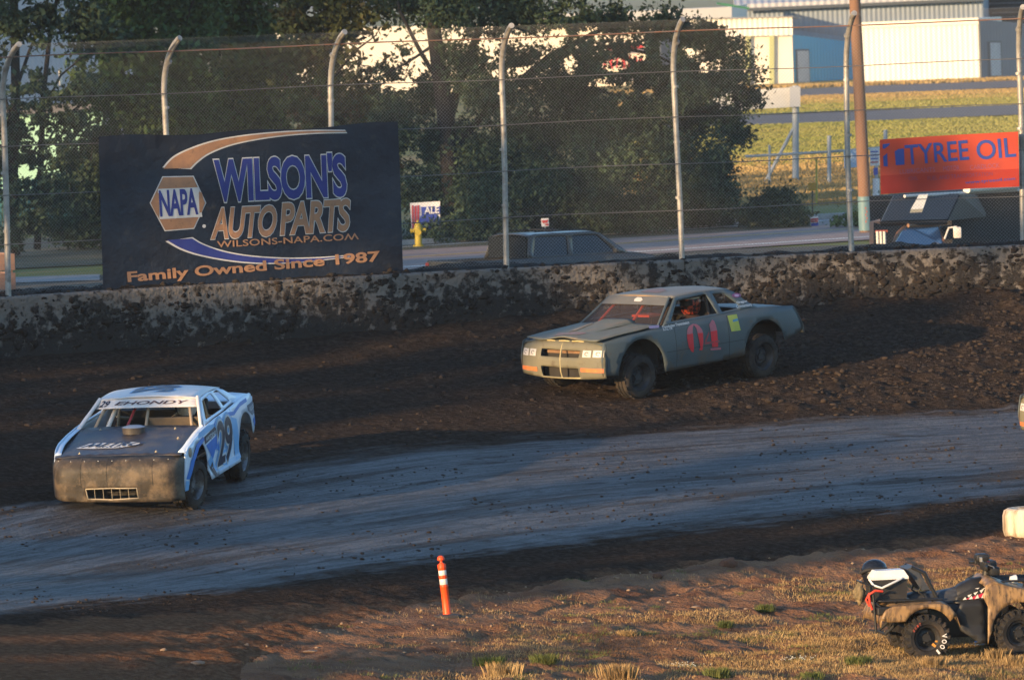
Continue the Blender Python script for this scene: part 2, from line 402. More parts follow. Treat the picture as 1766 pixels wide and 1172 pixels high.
# road beyond the fence: runs away to the right
ra, rb = G0(700, 461), G0(1500, 409); rd = (rb-ra).normalized(); rn = Vector((-rd.y, rd.x, 0))
def road_quad(o0, o1, s0=-5.5, s1=60): return [ra+rd*(s0+.75*o0)+rn*o0, ra+rd*s1+rn*o0, ra+rd*s1+rn*o1, ra+rd*(s0+.75*o1)+rn*o1]
strip('road', road_quad(-1.2, 12.0), .004, m_asph2)
strip('road_edge_line', road_quad(0, .38), .010, m_line)
strip('road_centre_line', road_quad(5.0, 5.35), .010, m_yel)
strip('road_far_line', road_quad(10.9, 11.2), .010, m_line)
kb = B(); q = road_quad(12.0, 12.35); kb.hexa([Vector((p.x, p.y, 0)) for p in q]+[Vector((p.x, p.y, .14)) for p in q])
kerb = kb.done('kerb', M('kerb_concrete', (.40, .38, .36), (.30, .29, .28), 4, .9)); kerb['kind'] = 'structure'
# near road shoulder in front of the left-hand trees
strip('pavement', [G0(-120, 492), G0(172, 483), G0(172, 473), G0(-120, 483)], .006, M('pavement_concrete', (.30, .28, .27), (.22, .21, .20), 3, .9))
# airfield taxiways
def band(name, uva, uvb, z, mat): return strip(name, [G0(*p) for p in uva]+[G0(*p) for p in uvb[::-1]], z, mat)
band('taxiway', [(1150, 222), (1500, 208), (1900, 192)], [(1150, 206), (1500, 191), (1900, 174)], .006, m_asph)
band('apron', [(1150, 178), (1500, 161), (1900, 145)], [(1150, 166), (1500, 148), (1900, 134)], .006, m_asph)
band('grass_strip', [(1150, 206), (1500, 190), (1900, 173)], [(1150, 195), (1500, 176), (1900, 158)], .005, M('green_verge', (.10, .15, .03), (.22, .19, .06), .35, .95, stretch=(.5, 2, 1)))
band('grass_strip_near', [(1100, 275), (1500, 252), (1900, 235)], [(1100, 240), (1500, 222), (1900, 205)], .005, MATS['green_verge'])
m_weed = M('weedy_ground', (.10, .085, .05), (.055, .06, .028), .6, .95, bump=.5, bscale=4)
strip('ground_verge', [G0(-300, 478), G0(690, 432), G0(1400, 392), G0(1400, 372), G0(690, 395), G0(-300, 420)], .007, m_weed)

# ================================================================ TRACK WALL
def wall_mat():
    m = M('muddy_concrete', (.185, .158, .134), (.14, .122, .106), 1.6, .9, bump=.5, bscale=8)
    n = m.node_tree.nodes; L = m.node_tree.links; b = n['Principled BSDF']; src = b.inputs['Base Color'].links[0].from_socket
    uv = n.new('ShaderNodeUVMap'); sep = n.new('ShaderNodeSeparateXYZ'); L.new(uv.outputs[0], sep.inputs[0])
    t = n.new('ShaderNodeTexNoise'); t.inputs['Scale'].default_value = 6.0; t.inputs['Detail'].default_value = 8; t.inputs['Roughness'].default_value = .66
    mp = n.new('ShaderNodeMapping'); mp.inputs['Scale'].default_value = (1, 1.0, 1); L.new(uv.outputs[0], mp.inputs[0]); L.new(mp.outputs[0], t.inputs[0])
    t2 = n.new('ShaderNodeTexNoise'); t2.inputs['Scale'].default_value = .55; t2.inputs['Detail'].default_value = 3; L.new(uv.outputs[0], t2.inputs[0])
    # thrown clay: thickest along the foot of the wall, spatter higher up
    a = n.new('ShaderNodeMapRange'); a.inputs['From Min'].default_value = 0; a.inputs['From Max'].default_value = .95; a.inputs['To Min'].default_value = .15; a.inputs['To Max'].default_value = -.06
    L.new(sep.outputs[1], a.inputs[0])
    q = n.new('ShaderNodeMath'); q.operation = 'ADD'; L.new(t.outputs[0], q.inputs[0]); L.new(a.outputs[0], q.inputs[1])
    q2 = n.new('ShaderNodeMath'); q2.operation = 'MULTIPLY_ADD'; L.new(t2.outputs[0], q2.inputs[0]); q2.inputs[1].default_value = .35; L.new(q.outputs[0], q2.inputs[2])
    r = n.new('ShaderNodeMapRange'); r.inputs['From Min'].default_value = .665; r.inputs['From Max'].default_value = .75; L.new(q2.outputs[0], r.inputs[0])
    x = n.new('ShaderNodeMix'); x.data_type = 'RGBA'; L.new(r.outputs[0], x.inputs[0]); L.new(src, x.inputs[6]); x.inputs[7].default_value = (.026, .021, .018, 1)
    L.new(x.outputs[2], b.inputs['Base Color'])
    bp = n.new('ShaderNodeBump'); bp.inputs['Strength'].default_value = .9; bp.inputs['Distance'].default_value = .05
    t3 = n.new('ShaderNodeTexNoise'); t3.inputs['Scale'].default_value = 14; t3.inputs['Detail'].default_value = 8; L.new(uv.outputs[0], t3.inputs[0]); q3 = n.new('ShaderNodeMath'); q3.operation = 'ADD'; L.new(r.outputs[0], q3.inputs[0]); L.new(t3.outputs[0], q3.inputs[1])
    L.new(q3.outputs[0], bp.inputs['Height']); L.new(bp.outputs[0], b.inputs['Normal']); return m
m_wall = wall_mat()
th = np.radians(np.linspace(62, 160, 460)); prof = [(RO, ZO-.4), (RO, ZO+WH-.03), (RO+.03, ZO+WH), (RO+.26, ZO+WH), (RO+.26, ZO-.4)]
V = []; UV = []
hh = [-.4, WH-.03, WH, WH+.23, WH+.5]
for t in th:
    for k, (r, z) in enumerate(prof):
        V.append((CX+r*math.cos(t), CY+r*math.sin(t), z)); UV.append((-t*RO, hh[k]))
F = np.array([(i*5+k, i*5+k+1, (i+1)*5+k+1, (i+1)*5+k) for i in range(len(th)-1) for k in range(4)])
wl = mk('track_wall', V, F, m_wall, None, 30)
uv = wl.data.uv_layers.new(name='UVMap'); li = np.zeros(len(wl.data.loops), np.int32); wl.data.loops.foreach_get('vertex_index', li)
uv.data.foreach_set('uv', np.array(UV, np.float32)[li].ravel())
tag(wl, 'long low concrete wall spattered with dark mud along the outside of the track', 'wall')
# clods of clay thrown about: nobody could count them
def f1_(x, y): return float(fbm(np.array([x*.7]), np.array([y*.7]), 131, 3)[0])
def clods(name, n, rlo, rhi, tlo, thi, smin, smax, mat, zf, dens=None, sd=5):
    rg = np.random.default_rng(sd); V = []; F = []
    bm = bmesh.new(); bmesh.ops.create_icosphere(bm, subdivisions=1, radius=1); bv = np.array([v.co[:] for v in bm.verts]); bf = np.array([[v.index for v in f.verts] for f in bm.faces]); bm.free()
    c = 0
    while c < n:
        r = rg.uniform(rlo, rhi); t = rg.uniform(tlo, thi)
        x = CX+r*math.cos(rad(t)); y = CY+r*math.sin(rad(t))
        if dens is not None and rg.random() > dens(x, y, r, t): continue
        s = smin+(smax-smin)*rg.random()**3
        z = float(zf(np.array([x]), np.array([y]), np.array([r]), np.array([rad(t)]))[0])
        a = rg.uniform(0, 6.28); sc = s*np.array([1, rg.uniform(.6, 1), rg.uniform(.3, .7)])
        p = bv*(1+.9*(rg.random((len(bv), 1))-.5))*sc; ca, sa = math.cos(a), math.sin(a)
        p = np.stack([p[:, 0]*ca-p[:, 1]*sa, p[:, 0]*sa+p[:, 1]*ca, p[:, 2]], 1)+np.array([x, y, z+s*.15])
        F.append(bf+len(V)*len(bv)); V.append(p); c += 1
    o = mk(name, np.concatenate(V), np.concatenate(F), mat); return o
m_clod = M('clay_clod', (.026, .020, .017), (.058, .042, .032), 5, .95, bump=.6, bscale=20, spec=.15)
o = clods('mud_clods', 5200, 24.5, RO-.1, 94, 132, .008, .062, m_clod, track_z, lambda x, y, r, t: (.12+.88*sstep(116, 100, t))*sstep(24, 27, r), 5)
tag(o, 'loose brown clods of churned clay strewn over the outer groove below the wall', 'clods', kind='stuff')
o = clods('lane_crumbs', 3200, 17.0, 25, 94, 172, .006, .034, m_clod, track_z, lambda x, y, r, t: float(sstep(.42, .62, f1_(x, y))), 15); tag(o, 'small brown crumbs of clay scattered over the packed grey-blue lane', 'crumbs', kind='stuff')
o = clods('wall_top_clods', 1500, RO+.05, RO+1.1, 88, 132, .015, .07, M('dark_clod', (.010, .008, .007), (.028, .022, .02), 5, .95, bump=.6, bscale=20), lambda X, Y, R, T: np.where(R > RO+.26, berm_z(X, Y, R, T), ZO+WH), None, 6)
tag(o, 'dark lumps of mud piled along the top of the track wall', 'clods', kind='stuff')

def wall_splats(n, sd):
    """thrown lumps of clay stuck to the face of the wall"""
    rg = np.random.default_rng(sd); bm = bmesh.new(); bmesh.ops.create_icosphere(bm, subdivisions=1, radius=1); bv = np.array([v.co[:] for v in bm.verts]); bf = np.array([[v.index for v in f.verts] for f in bm.faces]); bm.free(); V = []; F = []; c = 0
    while c < n:
        t = rg.uniform(92, 130); h = .93*rg.random(); lump = float(fbm(np.array([t*1.1]), np.array([h*2.5]), 97, 3)[0])
        if rg.random() > (.95-.75*h)*float(sstep(.36, .58, lump+.10*(t < 108))): continue
        s = .012+.050*rg.random()**2.5; p = bv*(1+.9*(rg.random((len(bv), 1))-.5))*s*np.array([.22, rg.uniform(.7, 1.6), rg.uniform(.5, 1)])
        a = rad(t); p[:, 0] += RO-.004; x = p[:, 0]*math.cos(a)-p[:, 1]*math.sin(a)+CX; y = p[:, 0]*math.sin(a)+p[:, 1]*math.cos(a)+CY
        F.append(bf+len(V)*len(bv)); V.append(np.stack([x, y, p[:, 2]+ZO+h], 1)); c += 1
    o = mk('wall_splats', np.concatenate(V), np.concatenate(F), M('wall_clod', (.020, .016, .014), (.038, .029, .024), 5, .95, bump=.6, bscale=20, spec=.15)); tag(o, 'dark lumps of clay stuck to the face of the track wall', 'clods', kind='stuff')
wall_splats(2400, 8)

# ================================================================ CATCH FENCE
m_galv = M('galvanised_pipe', (.42, .40, .37), (.30, .285, .265), 9, .5, .35, dirt=((.20, .165, .13), .60, 5))
m_wire = M('galvanised_wire', (.24, .24, .24), rough=.6)
m_cable = M('steel_cable', (.16, .15, .15), rough=.6, metal=.3)
fence = thing('catch_fence', 'tall chain-link catch fence with in-curving pipe posts behind the track wall', 'fence', (CX, CY, 0))
FZ = 2.56
def fprof(t):
    """height along the mesh (m) -> (inward offset, z)"""
    if t < 2.95: return 0.0, FZ+t
    a = min((t-2.95)/.95, 1.2); return .95*(1-math.cos(a)), FZ+2.95+.95*math.sin(a)
def fpt(s, t, off=0.0):
    """s = arc angle in radians"""
    i, z = fprof(t); r = RF-i+off
    return Vector((r*math.cos(s), r*math.sin(s), z))
post_s = []
for u, v in ((-272, 512), (18, 497), (299, 480), (583, 465), (876, 450), (1175, 432), (1470, 420), (1766, 405), (2060, 393)):
    p = cyl(u, v, RF); post_s.append(math.atan2(p.y-CY, p.x-CX))
for i, s in enumerate(post_s):
    b = B(); b.tube([fpt(s+.0006*math.sin(i*2.1+t), t-.3, .045) for t in list(np.linspace(0, 3.2, 6))+list(np.linspace(3.35, 4.55, 8))], .047, 12)
    po = b.done('post', m_galv, fence, 50)
    for t in (.95, 1.85, 2.75, 3.5):
        a = fpt(s, t-.02, .045); c = fpt(s, t+.02, .045); B().tube([a, c], .058, 10).done('clamp', m_galv, po)
s0, s1 = min(post_s), max(post_s); TH = 4.12
pit_w = .058; ds = pit_w/RF; V = []; F = []
def wires(sign):
    n = int((s1-s0)/ds); ext = int(TH/pit_w)
    for k in range(-ext if sign > 0 else 0, n if sign > 0 else n+ext):
        pts = []
        for t in np.linspace(0, TH, 17):
            s = s0+k*ds+sign*(t/pit_w)*ds
            if s0 <= s <= s1: pts.append(fpt(s, t, .006*sign))
        if len(pts) < 2: continue
        for i, p in enumerate(pts):
            tg = (pts[min(i+1, len(pts)-1)]-pts[max(i-1, 0)]).normalized(); rdir = Vector((p.x, p.y, 0)).normalized(); sd_ = tg.cross(rdir)
            for a in (0, 2.094, 4.189): V.append(p+(rdir*math.cos(a)+sd_*math.sin(a))*.0013)
        base = len(V)-3*len(pts)
        for i in range(len(pts)-1):
            for a in range(3):
                F.append((base+i*3+a, base+i*3+(a+1) % 3, base+i*3+3+(a+1) % 3, base+i*3+3+a))
wires(1); wires(-1)
mk('chain_link_mesh', np.array([v[:] for v in V]), np.array(F), m_wire, fence)
for t in (.75, 1.5, 2.25, 2.98, 3.72):
    b = B(); b.tube([fpt(s, t+.012*math.sin(40*s+t), -.012) for s in np.linspace(s0, s1, 120)], .0075 if t < 3.5 else .011, 5)
    b.done('cable', m_cable if t < 3.5 else M('rusty_cable', (.30, .13, .07), (.20, .15, .13), 8, .7), fence)

# ================================================================ BANNERS ON THE FENCE
m_white = M('banner_white', (.62, .60, .57), (.52, .50, .47), 6, .75)
def bilin(c, a, b):
    (tl, tr, br, bl) = c
    return ((tl[0]*(1-a)+tr[0]*a)*b+(bl[0]*(1-a)+br[0]*a)*(1-b), (tl[1]*(1-a)+tr[1]*a)*b+(bl[1]*(1-a)+br[1]*a)*(1-b))
def wrinkle(u, v, k):
    w_ = .022*math.sin(u*.021+v*.004+k)+.014*math.sin(u*.05-v*.03+2*k)+.016*math.sin(v*.035+u*.012+k) + .05*(noise.noise(Vector((u*.008, v*.012, k)))) + .012*noise.noise(Vector((u*.03+v*.02, v*.02, k+7)))
    return w_
def on_banner(k, off): return lambda u, v: tuple(cyl(u, v, RF-.16-off+.75*wrinkle(u, v, k)))
def baseline(u0, v0, u1, v1, hp):
    """maps 0..1 text space to photo pixels along a slanting baseline"""
    dx, dy = u1-u0, v1-v0; L_ = math.hypot(dx, dy); nx, ny = dy/L_, -dx/L_
    return lambda a, b: (u0+dx*a+nx*hp*b, v0+dy*a+ny*hp*b)
def compose(f, g): return lambda a, b: f(*g(a, b))
m_nav = M('banner_navy_vinyl', (.010, .014, .026), (.015, .020, .034), 3, .5, bump=.7, bscale=1.3, dist=.12, dirt=((.045, .04, .036), .66, 3))
m_blue = M('banner_blue', (.026, .036, .19), (.032, .045, .22), 5, .6, dirt=((.10, .09, .12), .70, 9))
m_gold = M('banner_orange', (.40, .205, .105), (.33, .175, .10), 9, .7, dirt=((.22, .13, .08), .62, 14))
bn = thing('shop_banner', 'big dark navy vinyl banner for an auto parts shop hung on the fence', 'banner', (0, 0, 0))
edge = [(170, 236)]+[(170+(687-170)*k/12, 236-26*k/12-2.5*math.sin(k*1.3)-3*math.sin(math.pi*k/12)*-1) for k in range(1, 12)]+[(686, 210), (690, 300), (693, 400), (695, 468), (560, 478), (400, 487), (178, 498), (174, 380)]
V_, F_ = cdt(edge, (), 13); mk('vinyl_sheet', [on_banner(1, 0)(*p) for p in V_], F_, m_nav, bn, 180)
def blet(name, s, bl, mat, off, bold=0, shear=0, sp=1.0, cuts=1): return letters(name, s, compose(on_banner(1, off), baseline(*bl)), mat, bn, bold, shear, sp, cuts=cuts)
def bpoly(name, pts, mat, off, step=14): return patch(name, pts, on_banner(1, off), mat, bn, step)
for nm, mat_, off, grow in (('lettering_outline', m_white, .007, .058), ('lettering', m_blue, .013, .036)):
    blet(nm, "WILSON'S", (374, 346, 597, 336, 70), mat_, off, grow, 0, .96, 2)
for nm, mat_, off, grow in (('lettering_outline', m_white, .006, .050), ('lettering', m_gold, .012, .030)):
    blet(nm, "AUTO", (366, 411, 478, 405, 50), mat_, off, grow, .28, .95); blet(nm, "PARTS", (485, 404, 606, 396, 52), mat_, off, grow, .22, .9)
blet('lettering', "WILSONS-NAPA.COM", (375, 427, 611, 413, 11), m_gold, .014, .012, 0, 1.03, 0)
blet('lettering', "Family Owned Since 1987", (222, 491, 655, 455, 22), m_gold, .016, .028, 0, 1.0, 2)
hexo = [(281, 306), (333, 305), (354, 350), (334, 393), (285, 397), (260, 350)]
def grow(P, k):
    cx = sum(p[0] for p in P)/len(P); cy = sum(p[1] for p in P)/len(P); return [(cx+(p[0]-cx)*k, cy+(p[1]-cy)*k) for p in P]
bpoly('emblem', grow(hexo, 1.04), m_white, .004); bpoly('emblem_orange', hexo, m_gold, .007)
bpoly('emblem_band', [(272, 326), (343, 323), (349, 374), (275, 378)], m_white, .010)
bpoly('emblem_side', [(269, 334), (274, 333), (275, 371), (271, 372), (261, 352)], m_gold, .013); bpoly('emblem_side', [(343, 331), (348, 332), (353, 350), (348, 366), (344, 367)], m_gold, .013)
blet('lettering', "NAPA", (277, 372, 341, 368, 42), m_blue, .014, .03, 0, .95)
def spline(P, n=6):
    out = []
    for i in range(len(P)-1):
        p0, p1, p2, p3 = (np.array(P[max(0, min(len(P)-1, k))], float) for k in (i-1, i, i+1, i+2))
        for k in range(n): t = k/n; out.append(tuple(.5*((2*p1)+(p2-p0)*t+(2*p0-5*p1+4*p2-p3)*t*t+(3*p1-p0-3*p2+p3)*t**3)))
    return out+[tuple(P[-1])]
def swoosh(top, bot): return spline(top)+spline(bot)[::-1]
s_top = [(282, 291), (300, 272), (330, 257), (370, 244), (420, 235), (480, 229), (540, 226), (597, 226)]; s_bot = [(328, 290), (340, 278), (360, 264), (395, 250), (440, 240), (490, 233), (545, 229), (597, 228)]
bpoly('swoosh', swoosh([(p[0]-2, p[1]-2) for p in s_top], [(p[0]+2, p[1]+2) for p in s_bot]), m_white, .004); bpoly('swoosh_fill', swoosh(s_top, s_bot), m_gold, .007)
c_top = [(331, 411), (350, 422), (385, 434), (430, 442), (490, 446), (550, 445), (605, 441)]; c_bot = [(288, 414), (315, 429), (350, 440), (400, 449), (450, 453), (510, 452), (560, 447), (605, 442)]
bpoly('swoosh', swoosh([(p[0]+1, p[1]-2) for p in c_top], [(p[0]-3, p[1]+2) for p in c_bot]), m_white, .004); bpoly('swoosh_fill', swoosh(c_top, c_bot), m_blue, .007)
bpoly('registered_mark', [(352+3.2*math.cos(k), 390+3.2*math.sin(k)) for k in np.linspace(0, 5.6, 9)], m_white, .005, 3)

m_orv = M('orange_vinyl', (.50, .065, .030), (.42, .055, .028), 2.5, .6, bump=.1, bscale=5)
m_orb = M('deep_orange_vinyl', (.39, .033, .016), (.33, .028, .015), 2.5, .6)
m_ob = M('oil_blue', (.030, .060, .26), (.035, .07, .30), 6, .6)
on = thing('oil_banner', 'orange vinyl banner for an oil company tied to the fence right of the utility pole', 'banner')
oe = [(1517, 241), (1560, 238), (1640, 233), (1700, 230), (1756, 227), (1757, 270), (1758, 322), (1680, 325), (1600, 330), (1519, 335)]
V_, F_ = cdt(oe, (), 10); mk('vinyl_sheet', [on_banner(4, 0)(*p) for p in V_], F_, m_orv, on, 180)
def olet(name, s, bl, mat, off=.006, bold=0, shear=0, sp=1.0): return letters(name, s, compose(on_banner(4, off), baseline(*bl)), mat, on, bold, shear, sp, cuts=1)
patch('lower_band', [(1518.5, 303), (1640, 296), (1757, 291), (1757.5, 321), (1680, 324), (1600, 329), (1520, 334)], on_banner(4, .003), m_orb, on, 10)
olet('lettering', 'TYREE', (1563, 284, 1671, 275, 33), m_ob, .007, .012); olet('lettering', 'OIL', (1686, 276, 1752, 270, 33), m_ob, .007, .012)
m_pur = M('faded_violet_ink', (.30, .09, .17), (.40, .10, .12), 20, .7)
olet('lettering', 'LUBRICANTS', (1552, 300, 1613, 296, 8), m_pur); olet('lettering', 'MOTOR', (1627, 295, 1655, 293, 8), m_pur); olet('lettering', 'CARDLOCK', (1673, 293, 1724, 289, 8), m_pur)
m_pur2 = M('violet_ink', (.20, .045, .09), rough=.7)
olet('lettering', 'OIL', (1567, 311, 1584, 310, 6), m_pur2); olet('lettering', 'FUEL AND TRANSPORTATION', (1600, 311, 1712, 303, 7), m_pur2)
olet('lettering', 'www.tyreeoil.com', (1665, 319, 1751, 312, 7), m_ob, .007, .012)
patch('emblem', [(1522, 249), (1535, 247), (1533, 251), (1525, 257), (1522, 256)], on_banner(4, .006), m_ob, on, 6)
patch('emblem', [(1523, 270), (1530, 264), (1531, 287), (1524, 287)], on_banner(4, .006), m_ob, on, 6)
patch('emblem', [(1543, 261), (1550, 257), (1559, 256), (1560, 284), (1545, 285)], on_banner(4, .006), m_ob, on, 6)
# ================================================================ TREES AND BUSHES
def leafmesh(name, cl, n, size, mat, parent=None, sub=60, tuft=.30, sd=1, shell=.55, holes=(), droop=.0):
    """cl: list of (centre, (rx, ry, rz), weight). Leaves sit in tufts spread through each clump's volume."""
    rg = np.random.default_rng(sd); W = np.array([c[2] for c in cl], float); W /= W.sum(); P = []
    for (c, r, _), wt in zip(cl, W):
        k = int(n*wt); m = max(3, int(k/sub))
        d = rg.normal(size=(m, 3)); d /= np.linalg.norm(d, axis=1)[:, None]; rad_ = (shell+(1-shell)*rg.random((m, 1)))*np.where(rg.random((m, 1)) < .25, rg.random((m, 1)), 1)
        T = d*rad_*np.array(r)+np.array(c)
        q = rg.integers(0, m, k); ts = tuft*(.5+rg.random((m, 1)))
        P.append(T[q]+rg.normal(size=(k, 3))*ts[q]*np.array([1, 1, .75]))
    P = np.concatenate(P)
    for (hc, hr) in holes:                       # open places between the limbs
        e = (((P-np.array(hc))/np.array(hr))**2).sum(1); P = P[(e > 1) | (rg.random(len(P)) < .10)]
    P = P[P[:, 2] > .05]
    k = len(P); a = rg.normal(size=(k, 3)); a /= np.linalg.norm(a, axis=1)[:, None]; b = rg.normal(size=(k, 3)); b -= a*(a*b).sum(1)[:, None]; b /= np.linalg.norm(b, axis=1)[:, None]
    s = size*(.55+.9*rg.random((k, 1))); nrm = np.cross(a, b)
    V = np.stack([P-a*s*.9, P-b*s*.45+nrm*s*.14, P+a*s*.9, P+b*s*.45+nrm*s*.14], 1).reshape(-1, 3)
    F = np.arange(4*k).reshape(-1, 4)
    return mk(name, V, F, mat, parent)
def leafmat(name, c1, c2, sc=.6, c3=None):
    m = M(name, c1, c2, sc, .75, island=.45, spec=.25, lo=.40, hi=.60, dirt=(c3, .57, .8) if c3 else None); return m
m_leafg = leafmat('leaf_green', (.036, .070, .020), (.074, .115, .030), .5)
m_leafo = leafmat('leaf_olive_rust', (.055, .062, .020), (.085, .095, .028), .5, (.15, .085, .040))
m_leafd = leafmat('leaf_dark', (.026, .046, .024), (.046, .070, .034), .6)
m_bark = M('bark', (.020, .016, .013), (.036, .029, .024), 6, .95, bump=1, bscale=12, stretch=(1, 1, .25))
def clump(u, v, ru, rv, y, dy=1.5, wt=None):
    c = at(u, v, y); k = y/FPX; return (tuple(c), (ru*k, max(.6, (ru+rv)*.5*k*.9)*dy/1.5, rv*k), wt if wt else ru*rv)
def trunk(name, pts, r0, r1, parent, y):
    b = B(); P = [at(u, v, y+dy) for (u, v, dy) in pts]; b.tube(P, [r0+(r1-r0)*i/(len(P)-1) for i in range(len(P))], 9); return b.done(name, m_bark, parent, 60)
def limbs(parent, y, L):
    for pts, r0, r1 in L:
        b = B(); P = [at(u, v, y+dy) for (u, v, dy) in pts]; b.tube(P, [r0+(r1-r0)*i/(len(P)-1) for i in range(len(P))], 6); b.done('limb', m_bark, parent, 60)
def tree(name, label, y, base, gr='trees between the road and the hangars'):
    p = at(*base, y); t = thing(name, label, 'tree', (p.x, p.y, 0), 0, gr)
    return t
def adopt(o, t):
    """keeps the child where it is in the world"""
    o.matrix_parent_inverse = Matrix.Translation(t.location).inverted(); return o
bpy.context.view_layer.update()
def build_tree(name, label, y, base, tr, lm, cl, n, size, mat, sd, holes=(), sub=60, tuft=.3, shell=.55, gr='trees between the road and the hangars'):
    t = tree(name, label, y, base, gr)
    if tr: adopt(trunk('trunk', tr[0], tr[1], tr[2], t, y), t)
    k = len(t.children)
    limbs(t, y, lm)
    adopt(leafmesh('crown', [clump(*c, y+random.uniform(-1, 1)) for c in cl], n, size, mat, t, sub, tuft, sd, shell, [(tuple(at(h[0], h[1], y)), (h[2]*y/FPX, 30, h[3]*y/FPX)) for h in holes]), t)
    for c in t.children: adopt(c, t)
    return t
# far left: thin tree with two dark stems, pale wall showing through
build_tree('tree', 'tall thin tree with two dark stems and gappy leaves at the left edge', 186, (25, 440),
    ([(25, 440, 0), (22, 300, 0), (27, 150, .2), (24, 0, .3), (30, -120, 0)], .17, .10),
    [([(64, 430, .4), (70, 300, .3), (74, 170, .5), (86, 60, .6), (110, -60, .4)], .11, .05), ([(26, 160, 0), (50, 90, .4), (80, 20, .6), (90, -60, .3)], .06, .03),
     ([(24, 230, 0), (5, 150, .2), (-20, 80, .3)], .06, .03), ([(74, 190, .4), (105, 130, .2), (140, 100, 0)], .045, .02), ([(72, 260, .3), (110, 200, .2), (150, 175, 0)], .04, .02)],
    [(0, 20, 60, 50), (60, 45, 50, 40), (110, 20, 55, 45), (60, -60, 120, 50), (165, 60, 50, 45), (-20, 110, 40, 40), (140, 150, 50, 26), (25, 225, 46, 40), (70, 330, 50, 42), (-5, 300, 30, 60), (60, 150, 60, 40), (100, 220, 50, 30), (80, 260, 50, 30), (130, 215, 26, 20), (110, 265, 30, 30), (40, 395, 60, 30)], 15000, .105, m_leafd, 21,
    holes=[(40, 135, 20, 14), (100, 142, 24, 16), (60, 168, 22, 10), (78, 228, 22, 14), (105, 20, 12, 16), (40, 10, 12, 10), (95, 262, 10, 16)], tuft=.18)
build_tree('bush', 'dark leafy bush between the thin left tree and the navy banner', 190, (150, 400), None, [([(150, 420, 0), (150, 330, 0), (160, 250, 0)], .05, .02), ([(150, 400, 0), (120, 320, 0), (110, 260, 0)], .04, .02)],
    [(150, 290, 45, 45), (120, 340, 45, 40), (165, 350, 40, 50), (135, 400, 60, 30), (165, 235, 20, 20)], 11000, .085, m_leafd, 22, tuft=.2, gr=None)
# the dense green mass behind the banner
build_tree('tree', 'broad dense green tree behind the top left of the navy banner', 192, (250, 430), ([(250, 430, 0), (248, 280, 0), (255, 120, 0), (250, -40, 0)], .22, .10),
    [([(250, 200, 0), (190, 100, .2), (160, 20, 0)], .07, .03), ([(252, 160, 0), (310, 70, 0), (340, -20, 0)], .07, .03)],
    [(200, 30, 70, 70), (290, 20, 80, 70), (250, -60, 150, 60), (210, 120, 70, 60), (300, 110, 80, 60), (240, 190, 100, 50), (230, 270, 100, 60), (330, 190, 60, 60), (240, 370, 110, 60), (165, 130, 40, 40)], 34000, .115, m_leafg, 23,
    holes=[(205, 58, 12, 9), (270, 52, 9, 7), (160, 120, 14, 26), (225, 125, 14, 12), (285, 110, 10, 12)])
build_tree('tree', 'bright green tree standing directly behind the middle of the navy banner', 197, (420, 430), ([(420, 430, 0), (425, 250, 0), (418, 60, 0), (420, -60, 0)], .2, .1), [],
    [(390, 20, 80, 70), (440, 60, 70, 70), (400, -60, 120, 60), (420, 140, 80, 60), (440, 200, 70, 50), (380, 230, 70, 60), (400, 330, 110, 80), (470, 120, 50, 60)], 30000, .115, leafmat('leaf_fresh', (.045, .080, .018), (.095, .125, .028), .5), 24)
build_tree('tree', 'rusty green tree behind the right end of the navy banner', 190, (560, 430), ([(565, 430, 0), (560, 250, 0), (566, 90, 0), (560, -40, 0)], .2, .1),
    [([(562, 150, 0), (610, 90, 0), (650, 60, 0)], .05, .02), ([(562, 200, 0), (620, 150, 0), (660, 130, 0)], .04, .02)],
    [(540, 20, 70, 60), (610, 20, 70, 50), (570, -60, 140, 60), (540, 110, 70, 60), (600, 200, 70, 50), (560, 190, 80, 60), (640, 190, 50, 30), (600, 290, 90, 60), (640, 240, 60, 40), (580, 370, 100, 60), (625, 120, 30, 26)], 27000, .11, m_leafo, 25,
    holes=[(640, 92, 22, 24), (662, 130, 16, 12), (535, 22, 8, 10)], tuft=.2)
